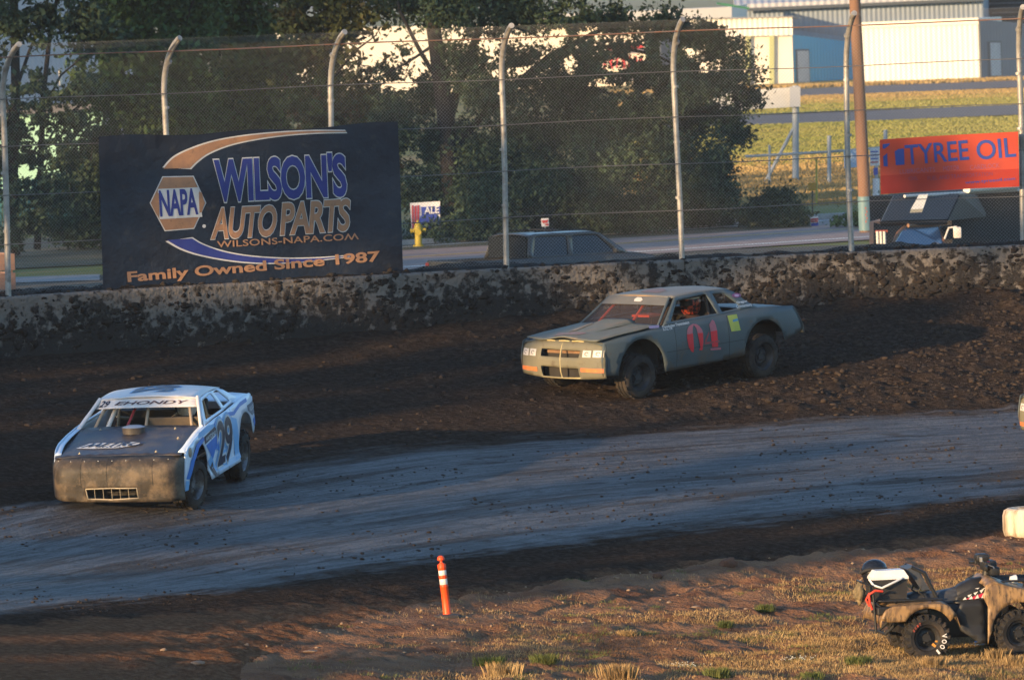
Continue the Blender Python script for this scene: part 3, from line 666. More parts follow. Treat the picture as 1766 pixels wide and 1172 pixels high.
# the big tree right of the banner
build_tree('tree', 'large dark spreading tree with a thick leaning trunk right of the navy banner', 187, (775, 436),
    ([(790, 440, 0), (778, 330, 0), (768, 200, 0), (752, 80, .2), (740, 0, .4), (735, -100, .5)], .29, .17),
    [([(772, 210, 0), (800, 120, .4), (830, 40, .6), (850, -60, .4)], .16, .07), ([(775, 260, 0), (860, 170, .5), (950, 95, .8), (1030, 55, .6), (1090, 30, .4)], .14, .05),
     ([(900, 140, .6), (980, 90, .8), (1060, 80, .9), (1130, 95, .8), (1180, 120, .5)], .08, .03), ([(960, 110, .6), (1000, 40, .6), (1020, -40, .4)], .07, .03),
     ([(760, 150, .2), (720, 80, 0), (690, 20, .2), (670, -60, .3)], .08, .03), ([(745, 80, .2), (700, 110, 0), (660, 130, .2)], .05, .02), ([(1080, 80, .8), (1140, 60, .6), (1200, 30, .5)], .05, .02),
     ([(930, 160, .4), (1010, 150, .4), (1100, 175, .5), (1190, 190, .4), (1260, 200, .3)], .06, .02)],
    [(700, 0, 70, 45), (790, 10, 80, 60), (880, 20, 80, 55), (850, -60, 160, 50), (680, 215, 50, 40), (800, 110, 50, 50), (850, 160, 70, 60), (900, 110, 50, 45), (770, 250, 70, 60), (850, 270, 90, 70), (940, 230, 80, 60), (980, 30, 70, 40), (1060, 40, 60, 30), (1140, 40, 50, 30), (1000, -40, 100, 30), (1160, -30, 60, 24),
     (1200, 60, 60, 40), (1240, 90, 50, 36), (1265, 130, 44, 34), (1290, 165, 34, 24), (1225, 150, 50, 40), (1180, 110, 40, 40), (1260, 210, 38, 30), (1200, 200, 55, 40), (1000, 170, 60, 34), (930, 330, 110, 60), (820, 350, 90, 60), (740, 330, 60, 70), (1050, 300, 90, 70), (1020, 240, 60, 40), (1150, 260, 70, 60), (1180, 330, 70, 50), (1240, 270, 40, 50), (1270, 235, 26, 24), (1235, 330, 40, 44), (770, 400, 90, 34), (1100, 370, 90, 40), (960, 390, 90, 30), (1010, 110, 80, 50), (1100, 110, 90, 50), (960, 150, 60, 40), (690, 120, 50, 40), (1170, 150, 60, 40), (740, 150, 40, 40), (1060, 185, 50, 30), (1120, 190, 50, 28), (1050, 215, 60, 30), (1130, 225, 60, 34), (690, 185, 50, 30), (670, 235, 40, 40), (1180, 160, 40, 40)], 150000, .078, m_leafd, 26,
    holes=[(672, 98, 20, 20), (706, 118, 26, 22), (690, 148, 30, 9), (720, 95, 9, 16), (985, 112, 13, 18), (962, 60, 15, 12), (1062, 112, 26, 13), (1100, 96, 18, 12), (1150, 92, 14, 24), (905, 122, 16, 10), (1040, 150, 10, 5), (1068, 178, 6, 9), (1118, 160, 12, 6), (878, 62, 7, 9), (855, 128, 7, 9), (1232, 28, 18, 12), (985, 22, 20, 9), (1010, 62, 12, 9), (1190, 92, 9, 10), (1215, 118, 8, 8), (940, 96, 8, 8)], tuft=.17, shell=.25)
for i, (lb, cl, y, mat, n) in enumerate((('dark ragged hedge bush beside the yellow hydrant', [(780, 405, 60, 34), (850, 400, 60, 40), (830, 360, 60, 40)], 186, m_leafd, 9000), ('dark roadside bush above the pickup truck bonnet', [(960, 380, 80, 40), (1050, 375, 70, 44), (1000, 330, 70, 40)], 188, m_leafd, 11000),
        ('dark bush under the right limb of the large tree', [(1140, 370, 70, 44), (1220, 370, 60, 46), (1180, 320, 70, 50)], 190, m_leafd, 11000), ('low dome-shaped olive bush in front of the pipe gate', [(1338, 362, 48, 34), (1310, 378, 40, 22), (1365, 380, 34, 20)], 188, leafmat('leaf_olive', (.060, .066, .028), (.095, .10, .045), 1.2), 9000),
        ('small green bush at the foot of the utility pole', [(1530, 375, 34, 26), (1480, 385, 40, 16)], 186, m_leafg, 4000))):
    build_tree('bush', lb, y, (cl[0][0], 415), None, [([(cl[0][0], 410, 0), (cl[0][0]+6, cl[0][1], 0)], .03, .015)], cl, n, .075, mat, 40+i, tuft=.16, gr=None)
# unseen trees added on the left, heights and gaps set to shape sunlight
def QS(q, s, z): return (.77*s+.638*q, .638*s-.77*q, z)
SHADE_STRIPS = [(-54.5, -58.6, 6.4), (-58.6, -65.7, 9.7), (-65.7, -68.0, 6.9), (-68.0, -68.9, 10.0), (-68.9, -71.1, 9.3), (-71.1, -77.5, 15.2), (-77.5, -80.6, 15.6), (-80.6, -90.1, 16.7), (-90.1, -95, 15.1), (-95, -100.6, 18), (-100.6, -103.8, 17.6), (-103.8, -104.4, 25), (-104.4, -105.2, 14.8), (-105.2, -116.1, 25), (-116.1, -123.1, 16.5), (-123.1, -124.4, 24), (-124.4, -149, 25.7), (-149, -163.6, 26.2)]
cl = []
for a, b_, zt in SHADE_STRIPS:
    n_ = max(1, int(round(abs(a-b_)/2.2))); wd = abs(a-b_)/n_
    for i in range(n_):
        for z in np.arange(.8, zt, 1.7):
            cl.append((QS(a-(i+.5)*wd, 6+random.uniform(-1, 1), min(z, zt-1.0)), (wd*.55, wd*.55, 1.15), 1))
o = leafmesh('wood', cl, 78000, .42, m_leafd, None, 40, .35, 77, .2)
tag(o, 'unseen line of trees added outside the left of the picture to shade the track', 'trees', kind='stuff')

# ================================================================ BUILDINGS OF THE AIRFIELD
m_cream = M('cream_siding', (.80, .73, .62), (.74, .68, .57), .3, .6, bump=.0)
def ribs(name, c, pitch=.35, axis=0, rough=.55):
    m = M(name, c, tuple(x*.92 for x in c), .4, rough); n = m.node_tree.nodes; L = m.node_tree.links
    tc = n.new('ShaderNodeTexCoord'); wv = n.new('ShaderNodeTexWave'); wv.bands_direction = 'X'; wv.inputs['Scale'].default_value = 1/pitch/3.14; wv.inputs['Distortion'].default_value = 0
    L.new(tc.outputs['UV'], wv.inputs[0]); bp = n.new('ShaderNodeBump'); bp.inputs['Distance'].default_value = .05; bp.inputs['Strength'].default_value = .8
    L.new(wv.outputs[0], bp.inputs['Height']); L.new(bp.outputs[0], n['Principled BSDF'].inputs['Normal']); return m
m_rwhite = ribs('ribbed_white', (.78, .74, .66)); m_rgrey = ribs('ribbed_grey_blue', (.22, .27, .34)); m_rblue = ribs('ribbed_blue', (.07, .36, .58)); m_roof = ribs('ribbed_roof', (.42, .42, .44), .5); m_rlav = ribs('ribbed_pale_grey', (.42, .44, .50)); m_dark = M('opening_shade', (.012, .013, .015), rough=.9); m_dgrey = ribs('ribbed_dark_grey', (.20, .22, .25))
m_green = M('green_trim', (.025, .16, .07), (.03, .12, .06), 2, .5); m_red = M('red_letter_paint', (.55, .05, .06), rough=.5); m_door = M('grey_door', (.52, .53, .54), (.45, .46, .48), 3, .5)
def wallq(name, A, Bp, zA, zB, mat, parent, z0A=0.0, z0B=0.0, th=.25):
    """upright wall panel from ground point A to B with its top at zA, zB"""
    d = (Bp-A); d.z = 0; nn = Vector((-d.y, d.x, 0)).normalized()*th
    P = [Vector((A.x, A.y, z0A)), Vector((Bp.x, Bp.y, z0B)), Vector((Bp.x+nn.x, Bp.y+nn.y, z0B)), Vector((A.x+nn.x, A.y+nn.y, z0A))]
    Q = [Vector((A.x, A.y, zA)), Vector((Bp.x, Bp.y, zB)), Vector((Bp.x+nn.x, Bp.y+nn.y, zB)), Vector((A.x+nn.x, A.y+nn.y, zA))]
    b = B().hexa(P+Q); o = b.done(name, mat, parent); uv = o.data.uv_layers.new(name='UVMap'); du = d.normalized()
    for lp in o.data.loops:
        co = o.data.vertices[lp.vertex_index].co; uv.data[lp.index].uv = ((co-A).dot(du), co.z)
    return o
def pz(u, v, p): return at(u, v, p.y).z                     # height of photo pixel at point p's distance
def wq(name, uA, vA, tA, uB, vB, tB, mat, parent, off=0.0, **k):
    A, Bp = G0(uA, vA), G0(uB, vB)
    if off: A = A-Vector((0, off, 0)); Bp = Bp-Vector((0, off, 0))
    return wallq(name, A, Bp, pz(uA, tA, A), pz(uB, tB, Bp), mat, parent, **k)
def pw(name, y, rect, mat, parent, th=.12, y2=None):
    """panel at distance y given by its photo rectangle corners (tl, tr, br, bl)"""
    P = [at(*p, y) for p in rect[:1]]+[at(*p, y2 or y) for p in rect[1:3]]+[at(*rect[3], y)]
    b = B().hexa([P[3], P[2], P[2]+Vector((0, th, 0)), P[3]+Vector((0, th, 0)), P[0], P[1], P[1]+Vector((0, th, 0)), P[0]+Vector((0, th, 0))])
    o = b.done(name, mat, parent); uv = o.data.uv_layers.new(name='UVMap')
    for lp in o.data.loops:
        co = o.data.vertices[lp.vertex_index].co; uv.data[lp.index].uv = (co.x, co.z)
    return o
def bld(name, label, cat='building', gr=None): return thing(name, label, cat, (0, 0, 0), 0, gr)
def gy0(u, v, y):
    p = at(u, v, y); p.z = 0; return p
# the long grey-blue hangar
h = bld('hangar', 'long grey-blue hangar with a ribbed metal roof behind the white sheds')
A, E = at(1283, 150, 475), at(1700, 150, 475); A.z = E.z = 0
zA, zE = at(1283, 15, 475).z, at(1700, -3, 475).z
wallq('wall', A, E, zA, zE, m_rgrey, h); wallq('side_wall', E, E+Vector((3, 30, 0)), zE, zE, m_rgrey, h)
rb_ = B(); rb_.hexa([A+Vector((-.5, -.8, zA+.02)), E+Vector((.6, -.8, zE+.02)), E+Vector((3, 22, zE+6)), A+Vector((-.5, 22, zA+6)), A+Vector((-.5, -.8, zA+.3)), E+Vector((.6, -.8, zE+.3)), E+Vector((3, 22, zE+6.3)), A+Vector((-.5, 22, zA+6.3))])
ro = rb_.done('roof', m_roof, h); uv = ro.data.uv_layers.new(name='UVMap')
for lp in ro.data.loops: uv.data[lp.index].uv = (ro.data.vertices[lp.vertex_index].co.x, 0)
wallq('gutter', A+Vector((0, -.9, 0)), E+Vector((0, -.9, 0)), zA+.02, zE+.02, M('gutter_dark', (.07, .08, .09), rough=.5), h, zA-.2, zE-.2, th=.1)
# dark open hangar at the top right corner
h = bld('open_hangar', 'dark open-fronted hangar at the top right corner behind the end shed')
pw('wall', 490, [(1700, -30), (1830, -35), (1830, 130), (1700, 134)], m_dark, h, 12); pw('door_post', 489, [(1692, -30), (1699, -30), (1699, 60), (1692, 60)], m_rgrey, h)  # solid near-black block; the interior's shade is put into its colour
for k in range(5): pw('rafter', 488.5, [(1705+k*3, 6+8*k), (1830, 2+8*k), (1830, 3.2+8*k), (1705+k*3, 7.2+8*k)], m_dgrey, h, .05)
# white shed with green posts
h = bld('shed', 'sunlit white shed with green posts at the right end of the large tree')
A, E = gy0(1170, 152, 447), gy0(1369, 147, 447); wallq('wall', A, E, pz(1170, 63, A), pz(1369, 62, E), m_cream, h, -.2, -.2)
A, E = gy0(1170, 152, 446.6), gy0(1370, 147, 446.6); wallq('fascia', A, E, pz(1170, 34, A), pz(1370, 29, E), m_rwhite, h, pz(1170, 65, A), pz(1370, 61, E), th=.2)
for u in (1290, 1331): pw('post', 446.7, [(u-4, 62), (u+4, 62), (u+4, 147), (u-4, 147.5)], M('shed_post', (.40, .42, .20), rough=.6), h)
b = B(); a, c = gy0(1170, 152, 447.5), gy0(1370, 147, 447.5); b.hexa([Vector((a.x, a.y-1.2, pz(1170, 34, a))), Vector((c.x, c.y-1.2, pz(1370, 29, c))), Vector((c.x+1, c.y+9, pz(1370, 34, c))), Vector((a.x, a.y+9, pz(1170, 38, a))), Vector((a.x, a.y-1.2, pz(1170, 33, a))), Vector((c.x, c.y-1.2, pz(1370, 28, c))), Vector((c.x+1, c.y+9, pz(1370, 33, c))), Vector((a.x, a.y+9, pz(1170, 37, a)))])
b.done('roof', m_roof, h)
# blue lean-to between the sheds
h = bld('lean_to', 'bright blue lean-to wall with a grey door between the two white sheds')
A = gy0(1370, 142, 447.2); E = A + Vector((4.3, 5.2, 0))
while at(1482, 139, E.y).x > E.x: E = E+Vector((.02, .0242, 0))
wallq('wall', A, E, pz(1370, 60, A), pz(1480, 74, E), m_rblue, h)
def onwall(name, A, E, u0, u1, v0, v1, mat, parent, off):
    d = (E-A).normalized(); nn = Vector((d.y, -d.x, 0))
    def f(u):
        r = ray(u, 100); t = (A.x*d.y-A.y*d.x)/(r.x*d.y-r.y*d.x); return Vector((r.x*t, r.y*t, 0))
    a, c = f(u0), f(u1); return wallq(name, a+nn*off, c+nn*off, pz(u0, v0, a), pz(u1, v0, c), mat, parent, pz(u0, v1, a), pz(u1, v1, c), th=.06)
onwall('door', A, E, 1374, 1393, 88, 142, m_door, h, .10); onwall('door_frame', A, E, 1372, 1395, 85, 142, M('frame_dark', (.12, .13, .14), rough=.5), h, .05)
pw('eave', A.y+5, [(1368, 48), (1484, 47), (1484, 68), (1368, 52)], m_dgrey, h, 3)
# white shed right of the pole
h = bld('shed', 'white ribbed shed right of the utility pole with a shade-grey end wall and door')
A, E = gy0(1476, 140, 437), gy0(1690, 133, 435); wallq('wall', A, E, pz(1474, 41, A), pz(1690, 32, E), m_rwhite, h, -.2, -.2, th=9)
wallq('wall_cap', A+Vector((0, -.12, 0)), E+Vector((0, -.12, 0)), pz(1474, 41, A)+.05, pz(1690, 32, E)+.05, m_cream, h, pz(1474, 50, A), pz(1690, 42, E), th=.08)
F_ = E+Vector((4.6, 5.4, 0)); wallq('end_wall', E, F_, pz(1690, 33, E), pz(1690, 33, E)-.6, m_dgrey, h)  # end wall faces away from the sun; its shade is put into the grey
onwall('door', E, F_, 1707, 1724, 74, 131, m_door, h, .10); onwall('door_frame', E, F_, 1704, 1727, 71, 131, MATS['frame_dark'], h, .05)
onwall('corner_trim', A, E, 1689, 1692, 33, 133, MATS['gutter_dark'], h, .04)
# long cream store behind the big tree
h = bld('store', 'long sunlit cream store with green trim seen through the large tree')
A, E = gy0(470, 172, 460), gy0(1262, 157, 460)
wallq('wall', A, E, pz(470, 52, A), pz(1262, 30, E), m_cream, h); wallq('wall', E+Vector((0, 1, 0)), E+Vector((1.7, 12, 0)), pz(1262, 12, E), pz(1262, 9, E), m_cream, h)
wallq('gable_trim', at(1236, 4, E.y-.3)*1.0, at(1292, 12, E.y-.3), at(1236, 4, E.y-.3).z, at(1292, 13, E.y-.3).z, m_green, h, at(1236, 8, E.y-.3).z, at(1292, 17, E.y-.3).z, th=.2)
yb = E.y-1.0
pw('roof_band', yb, [(930, 26), (1262, 12), (1262, 30), (930, 44)], M('pale_roof', (.42, .42, .42), rough=.6), h, 6)
pw('pillar', yb-1, [(1113, 55), (1135, 54), (1135, 156), (1113, 157)], M('dark_green_pillar', (.020, .065, .040), rough=.6), h); pw('window', yb+.2, [(1136, 58), (1162, 57), (1162, 143), (1136, 145)], M('shop_window', (.16, .19, .24), rough=.2), h)
pw('trim', yb-.6, [(1010, 127), (1114, 121), (1114, 130), (1010, 136)], m_green, h); pw('trim', yb-1.2, [(1062, 160), (1076, 159), (1076, 205), (1062, 206)], m_green, h)
for k in range(7):
    u = 1040+k*10.5; pw('red_letter', yb-.4, [(u, 100-k*.6), (u+6, 99.5-k*.6), (u+(8 if k % 2 else 4), 119-k*.6), (u+1, 119-k*.6)], m_red, h, .05)
pw('red_band', yb-.4, [(1048, 78), (1110, 75), (1110, 84), (1048, 87)], m_red, h, .05)
# pale buildings at the left
h = bld('warehouse', 'pale grey warehouse glimpsed between the stems of the thin left tree')
A = at(-140, 150, 330); A.z = 0; E = A+Vector((11, 11.5, 0)); wallq('wall', A, E, 7.6, 7.6, m_rlav, h)
for u in (59, 97): onwall('post', A, E, u-2, u+2, 120, 148, m_cream, h, .3)
h = bld('mint_house', 'mint green house wall behind the thin left tree')
A, E = G0(-60, 352), G0(182, 345); wallq('wall', A, E, pz(-60, 200, A), pz(182, 190, E), M('mint_paint', (.30, .52, .40), (.26, .47, .37), .8, .7), h); wallq('roof', A+Vector((-.3, -.4, 0)), E+Vector((.3, -.4, 0)), pz(-60, 186, A), pz(182, 176, E), M('house_roof', (.10, .10, .11), rough=.9), h, pz(-60, 201, A), pz(182, 191, E), th=3)
h = bld('picket_fence', 'teal board fence below the mint green house', 'fence')
A = G0(-40, 400)
for k in range(30):
    u = -30+k*7.0; p = G0(u, 392-.03*k); pw('board', p.y, [(u, 312-.3*k+2*(k % 2)), (u+5.2, 312-.3*k+2*(k % 2)), (u+5.2, 391), (u, 391)], M('teal_board', (.055, .17, .175), (.08, .24, .23), 2, .8), h, .03)
pw('notice', A.y-9, [(50, 327), (61, 325), (58, 342), (49, 343)], M('blue_notice', (.16, .24, .50), rough=.6), h, .02)
# standing grass of the airfield: bands of dry and green blades that catch the low sun
def far_blades(name, n, y0, y1, mat, hgt, wid, dens, sd, label):
    rg = np.random.default_rng(sd); P = []
    while len(P) < n:
        y = y0+(y1-y0)*rg.random(); x = y*rg.uniform(.016, .083); 
        if dens(x, y): P.append((x, y, 0))
    P = np.array(P); k = len(P); a = rg.uniform(0, 6.283, k); h_ = hgt*(.5+rg.random(k)); w_ = wid*(.5+rg.random(k)); dx, dy = np.cos(a)*w_, np.sin(a)*w_; ln = rg.normal(size=(k, 2))*hgt*.3
    V = np.stack([np.stack([P[:, 0]-dx, P[:, 1]-dy, P[:, 2]-.02], 1), np.stack([P[:, 0]+dx, P[:, 1]+dy, P[:, 2]-.02], 1), np.stack([P[:, 0]+dx*.5+ln[:, 0], P[:, 1]+dy*.5+ln[:, 1], h_], 1), np.stack([P[:, 0]-dx*.3+ln[:, 0], P[:, 1]-dy*.3+ln[:, 1], h_*.9], 1)], 1).reshape(-1, 3)
    o = mk(name, V, np.arange(4*k).reshape(-1, 4), mat); tag(o, label, 'grass', kind='stuff')
m_fd = M('far_dry_blades', (.40, .28, .115), (.31, .215, .09), .2, .9, island=.15, spec=.1); m_fg = M('far_green_blades', (.20, .212, .055), (.28, .25, .085), .10, .9, island=.15, spec=.1, stretch=(.4, 2, 1))
def tx(x, y, va, vb): 
    u = 883+FPX*x/y; return None
far_blades('dry_field_grass', 42000, 205, 262, m_fd, .07, .05, lambda x, y: True, 501, 'dry grass on the airfield between the pipe gate and the near taxiway')
yA, yB, yC, yD = (G0(1500, v).y for v in (208, 191, 161, 148))
far_blades('green_field_grass', 90000, 250, yA-2, m_fg, .055, .07, lambda x, y: True, 502, 'yellow-green mown grass along the near side of the taxiway')
far_blades('green_strip_grass', 36000, yB+2, yB+34, m_fg, .055, .08, lambda x, y: True, 503, 'green mown grass along the far side of the taxiway')
far_blades('dry_strip_grass', 36000, yB+22, yC-2, m_fd, .055, .08, lambda x, y: True, 504, 'dry brown grass between the taxiway and the apron')
far_blades('dry_edge_grass', 14000, yD+2, 434, m_fd, .10, .10, lambda x, y: True, 505, 'dry brown grass at the foot of the white sheds')
# distant hill line
hx = np.linspace(-1100, 1100, 90); V = []; F = []
for i, x in enumerate(hx):
    z = 18+20*float(fbm(np.array([x*.004+3]), np.array([.5]), 91, 4)[0]); V += [(x, 3400, -5), (x, 3600, z), (x, 4300, z*.9)]
for i in range(len(hx)-1):
    for k in range(2): F.append((i*3+k, i*3+3+k, i*3+4+k, i*3+1+k))
o = mk('hills', V, F, M('hill_haze', (.26, .27, .30), (.22, .25, .26), .01, 1), None, 180); o['kind'] = 'structure'

# ================================================================ ROADSIDE THINGS
m_poleo = M('pole_wood', (.23, .125, .075), (.16, .09, .055), 3, .85, bump=.6, bscale=14, stretch=(1, 1, .15), dirt=((.12, .07, .045), .6, 3))
p = at(1494, 400, 182); p.z = 0; t = thing('utility_pole', 'thick brown wooden utility pole behind the fence beside the orange banner', 'utility pole', p)
k = 182/FPX; b = B(); b.tube([Vector((0, 0, -.1)), Vector((-.05, 0, 3)), Vector((-.12, 0, 6.8)), Vector((-.2, 0, 11))], [.178, .165, .15, .13], 18); b.done('shaft', m_poleo, t, 50)
b = B(); b.tube([Vector((-.012, -.005, .05)), Vector((-.02, -.005, .98))], [.190, .188], 18); b.done('pole_wrap', M('teal_wrap', (.11, .20, .23), (.14, .24, .26), 4, .5), t, 50)
b = B()
for q in range(5): b.box((-.01+.03*(q % 2), -.192, .30+.09*q), (.03, .006, .05))
b.done('wrap_mark', M('red_mark', (.45, .08, .05), rough=.6), t)
# billboard on a braced steel post
m_post = M('painted_steel_post', (.34, .37, .40), (.28, .31, .33), 3, .5)
p = at(1372, 311, 231); p.z = 0; t = thing('billboard', 'white backed billboard on a grey steel post with a diagonal brace', 'billboard', p)
def loc(u, v, y): return at(u, v, y)-p
b = B(); b.tube([Vector((0, 0, -.1)), loc(1372, 148, 231)], .115, 14); b.done('post', m_post, t, 50)
b = B(); b.tube([loc(1320, 314, 231), loc(1368, 222, 231)], .06, 10); b.done('brace', m_post, t, 50)
b = B(); q = [loc(1215, 160, 230.9), loc(1379, 150, 230.9), loc(1379, 184, 230.9), loc(1215, 193, 230.9)]; dv = Vector((0, -.12, 0)); b.hexa([q[3]+dv, q[2]+dv, q[2], q[3], q[0]+dv, q[1]+dv, q[1], q[0]]); b.done('board', M('board_white', (.52, .52, .50), (.46, .46, .45), 2, .7), t)
b = B(); q = [loc(1362, 150, 230.7), loc(1380, 149, 230.7), loc(1380, 184, 230.7), loc(1362, 185, 230.7)]; b.hexa([q[3]+dv, q[2]+dv, q[2], q[3], q[0]+dv, q[1]+dv, q[1], q[0]]); b.done('board_edge', M('board_grey', (.36, .38, .42), rough=.6), t)
# pipe gate
t = thing('pipe_gate', 'low grey pipe gate and rail on the grass left of the utility pole', 'gate'); y = 226
b = B(); b.tube([at(1285, 270, y), at(1430, 262, y), at(1530, 254, y+2)], .045, 8); b.done('rail', m_post, t, 50)
for u, v0, v1 in ((1430, 234, 316), (1527, 224, 305), (1327, 250, 318)):
    b = B(); b.tube([at(u, v1, y), at(u, v0, y)], .07 if u > 1400 else .04, 10); b.done('post', m_post, t, 50)
# signs
def post_sign(name, label, u, vb, y, parts, r=.02, vt=None, mat=None):
    p = at(u, vb, y); t = thing(name, label, 'sign', (p.x, p.y, p.z))
    b = B(); b.tube([Vector((0, 0, -p.z)), at(u, vt or vb-50, y)-p], r, 8); b.done('post', mat or m_post, t, 50)
    for nm, rect, m_, off, thk in parts:
        P = [at(*c, y-off)-p for c in rect]; d = Vector((0, thk, 0)); b = B().hexa([P[3], P[2], P[2]+d, P[3]+d, P[0], P[1], P[1]+d, P[0]+d]); b.done(nm, m_, t)
    return t
m_sw = M('sign_white', (.72, .70, .68), rough=.5); m_sr = M('sign_red', (.55, .06, .06), rough=.5); m_sb = M('sign_blue', (.05, .08, .38), rough=.5); m_sy = M('sign_amber', (.62, .30, .03), rough=.5); m_slb = M('sign_pale_blue', (.40, .50, .62), (.45, .55, .66), 2, .5)
post_sign('marker_sign', 'small amber square marker sign on a thin stake', 1401, 373, 196, [('panel', [(1393, 316), (1408, 315), (1408, 328), (1394, 329)], m_sy, .05, .03)], .022, 318, M('stake_dark', (.08, .075, .06), rough=.8))
post_sign('yard_sign', 'small red white and blue yard sign at the kerb below the amber marker', 1405, 395, 188, [('panel', [(1397, 374), (1411, 373), (1412, 394), (1399, 395)], m_sw, .04, .02), ('stripe', [(1398, 377), (1411, 376), (1411, 379), (1398, 380)], m_sr, .06, .01), ('stripe', [(1398, 381), (1411, 380), (1411, 382.5), (1398, 383.5)], m_sr, .06, .01), ('blue_field', [(1398.5, 385), (1411.5, 384), (1411.8, 394), (1399.5, 395)], m_sb, .06, .01)], .015, 376)
post_sign('yard_sign', 'small white and red yard sign standing above the pickup roof', 940, 412, 185, [('panel', [(933, 377), (946, 376), (947, 390), (934, 391)], m_sw, .04, .02), ('stripe', [(934, 380), (946, 379), (944, 384), (936, 385)], m_sr, .06, .01), ('stripe', [(939, 386), (946, 385.5), (946, 389), (942, 389)], m_sr, .06, .01)], .015, 378)
t = post_sign('roadside_sign', 'pale blue two-panel roadside sign behind the utility pole', 1511, 345, 192, [('panel', [(1455, 260), (1482, 258), (1482, 288), (1456, 290)], m_slb, .05, .04), ('panel', [(1500, 256), (1517, 255), (1517, 285), (1501, 286)], m_sw, .05, .04), ('blue_badge', [(1506, 290), (1514, 289), (1514, 301), (1507, 302)], m_sb, .05, .04), ('cross_bar', [(1455, 271), (1517, 267), (1517, 270), (1455, 274)], m_post, -.02, .04)]
    + [('sign_line', [(1502, 261+6*k), (1515, 260.3+6*k), (1515, 262.3+6*k), (1502, 263+6*k)], m_sb if k < 3 else m_sr, .08, .01) for k in range(4)], .05, 258)
b = B(); p = t.location; b.tube([at(1511, 345, 191.5)-p, at(1511, 308, 191.5)-p], .10, 10); b.done('post_sleeve', m_sw, t, 50)
post_sign('stake', 'thin yellow stake left of the utility pole', 1408, 346, 205, [('cap', [(1406, 272), (1410, 272), (1410, 276), (1406, 276)], m_sy, .03, .05)], .03, 273, M('stake_yellow', (.40, .34, .05), rough=.6))
t = post_sign('flag_sign', 'white and blue roadside sign with red flag stripes behind the yellow hydrant', 712, 425, 186, [('panel', [(707, 350), (759, 347), (759, 395), (710, 399)], m_sw, .05, .04)]
    + [('stripe', [(710+k*5, 354+(k % 2)*2), (713+k*5, 354), (714+k*4.2, 393), (711+k*4.2, 394)], m_sr, .08, .01) for k in range(3)], .04, 352)
pp = t.location; V_, F_ = cdt([(740+17*math.cos(a), 380+14*math.sin(a)) for a in np.linspace(0, 5.9, 16)], (), 6); mk('blue_field', [tuple(at(u, v, 185.9)-pp) for u, v in V_], F_, m_sb, t)
P0 = [(726, 357), (759, 355), (759, 369), (727, 371)]; mk('blue_field', [tuple(at(u, v, 185.9)-pp) for u, v in P0], [(3, 2, 1, 0)], m_sb, t)
letters('lettering', 'ALE', lambda a, b_: tuple(at(732+25*a, 369-2*a-12*b_, 185.85)-pp), m_sw, t, .02)
# hydrant
p = at(722, 425, 183); p.z = 0; t = thing('fire_hydrant', 'yellow fire hydrant on the verge in front of the flag sign', 'hydrant', p); m_hy = M('hydrant_yellow', (.46, .34, .03), (.38, .28, .03), 6, .5)
b = B(); b.lathe([(.15, 0), (.15, .04), (.10, .05), (.09, .46), (.125, .465), (.125, .50), (.105, .515), (.10, .57), (.075, .64), (.03, .68), (.03, .73)], 20); b.done('barrel', m_hy, t, 35)
for s in (-1, 1):
    b = B(); b.lathe([(.055, s*.10), (.055, s*.17), (.065, s*.17), (.065, s*.21), (.02, s*.215)], 14, 'x', (0, 0, .44)); b.done('side_cap', m_hy, t, 35)
b = B(); b.lathe([(.075, -.10), (.075, -.17), (.09, -.17), (.09, -.22), (.03, -.225)], 16, 'y', (0, 0, .40)); b.done('front_cap', m_hy, t, 35)
# wooden crate at the left edge
p = cyl(4, 492, RF+1.2); p.z = 2.55; t = thing('plank_crate', 'pinkish plank crate at the foot of the leftmost fence post', 'crate', p, .35)
m_plank = M('pink_plank', (.36, .21, .15), (.29, .17, .12), 4, .8, bump=.3, bscale=20, stretch=(.3, 1, 3))
for k in range(2):
    b = B(); b.box((-.3, -.2+.0*k, .14+.30*k), (.92, .035, .26), bev=.006); b.done('plank', m_plank, t)
    b = B(); b.box((.148, .2, .14+.30*k), (.03, .76, .26), bev=.006); b.done('plank', m_plank, t)
b = B(); b.box((.10, -.17, .29), (.05, .03, .57)); b.box((-.7, -.17, .29), (.05, .03, .57)); b.done('batten', m_plank, t)
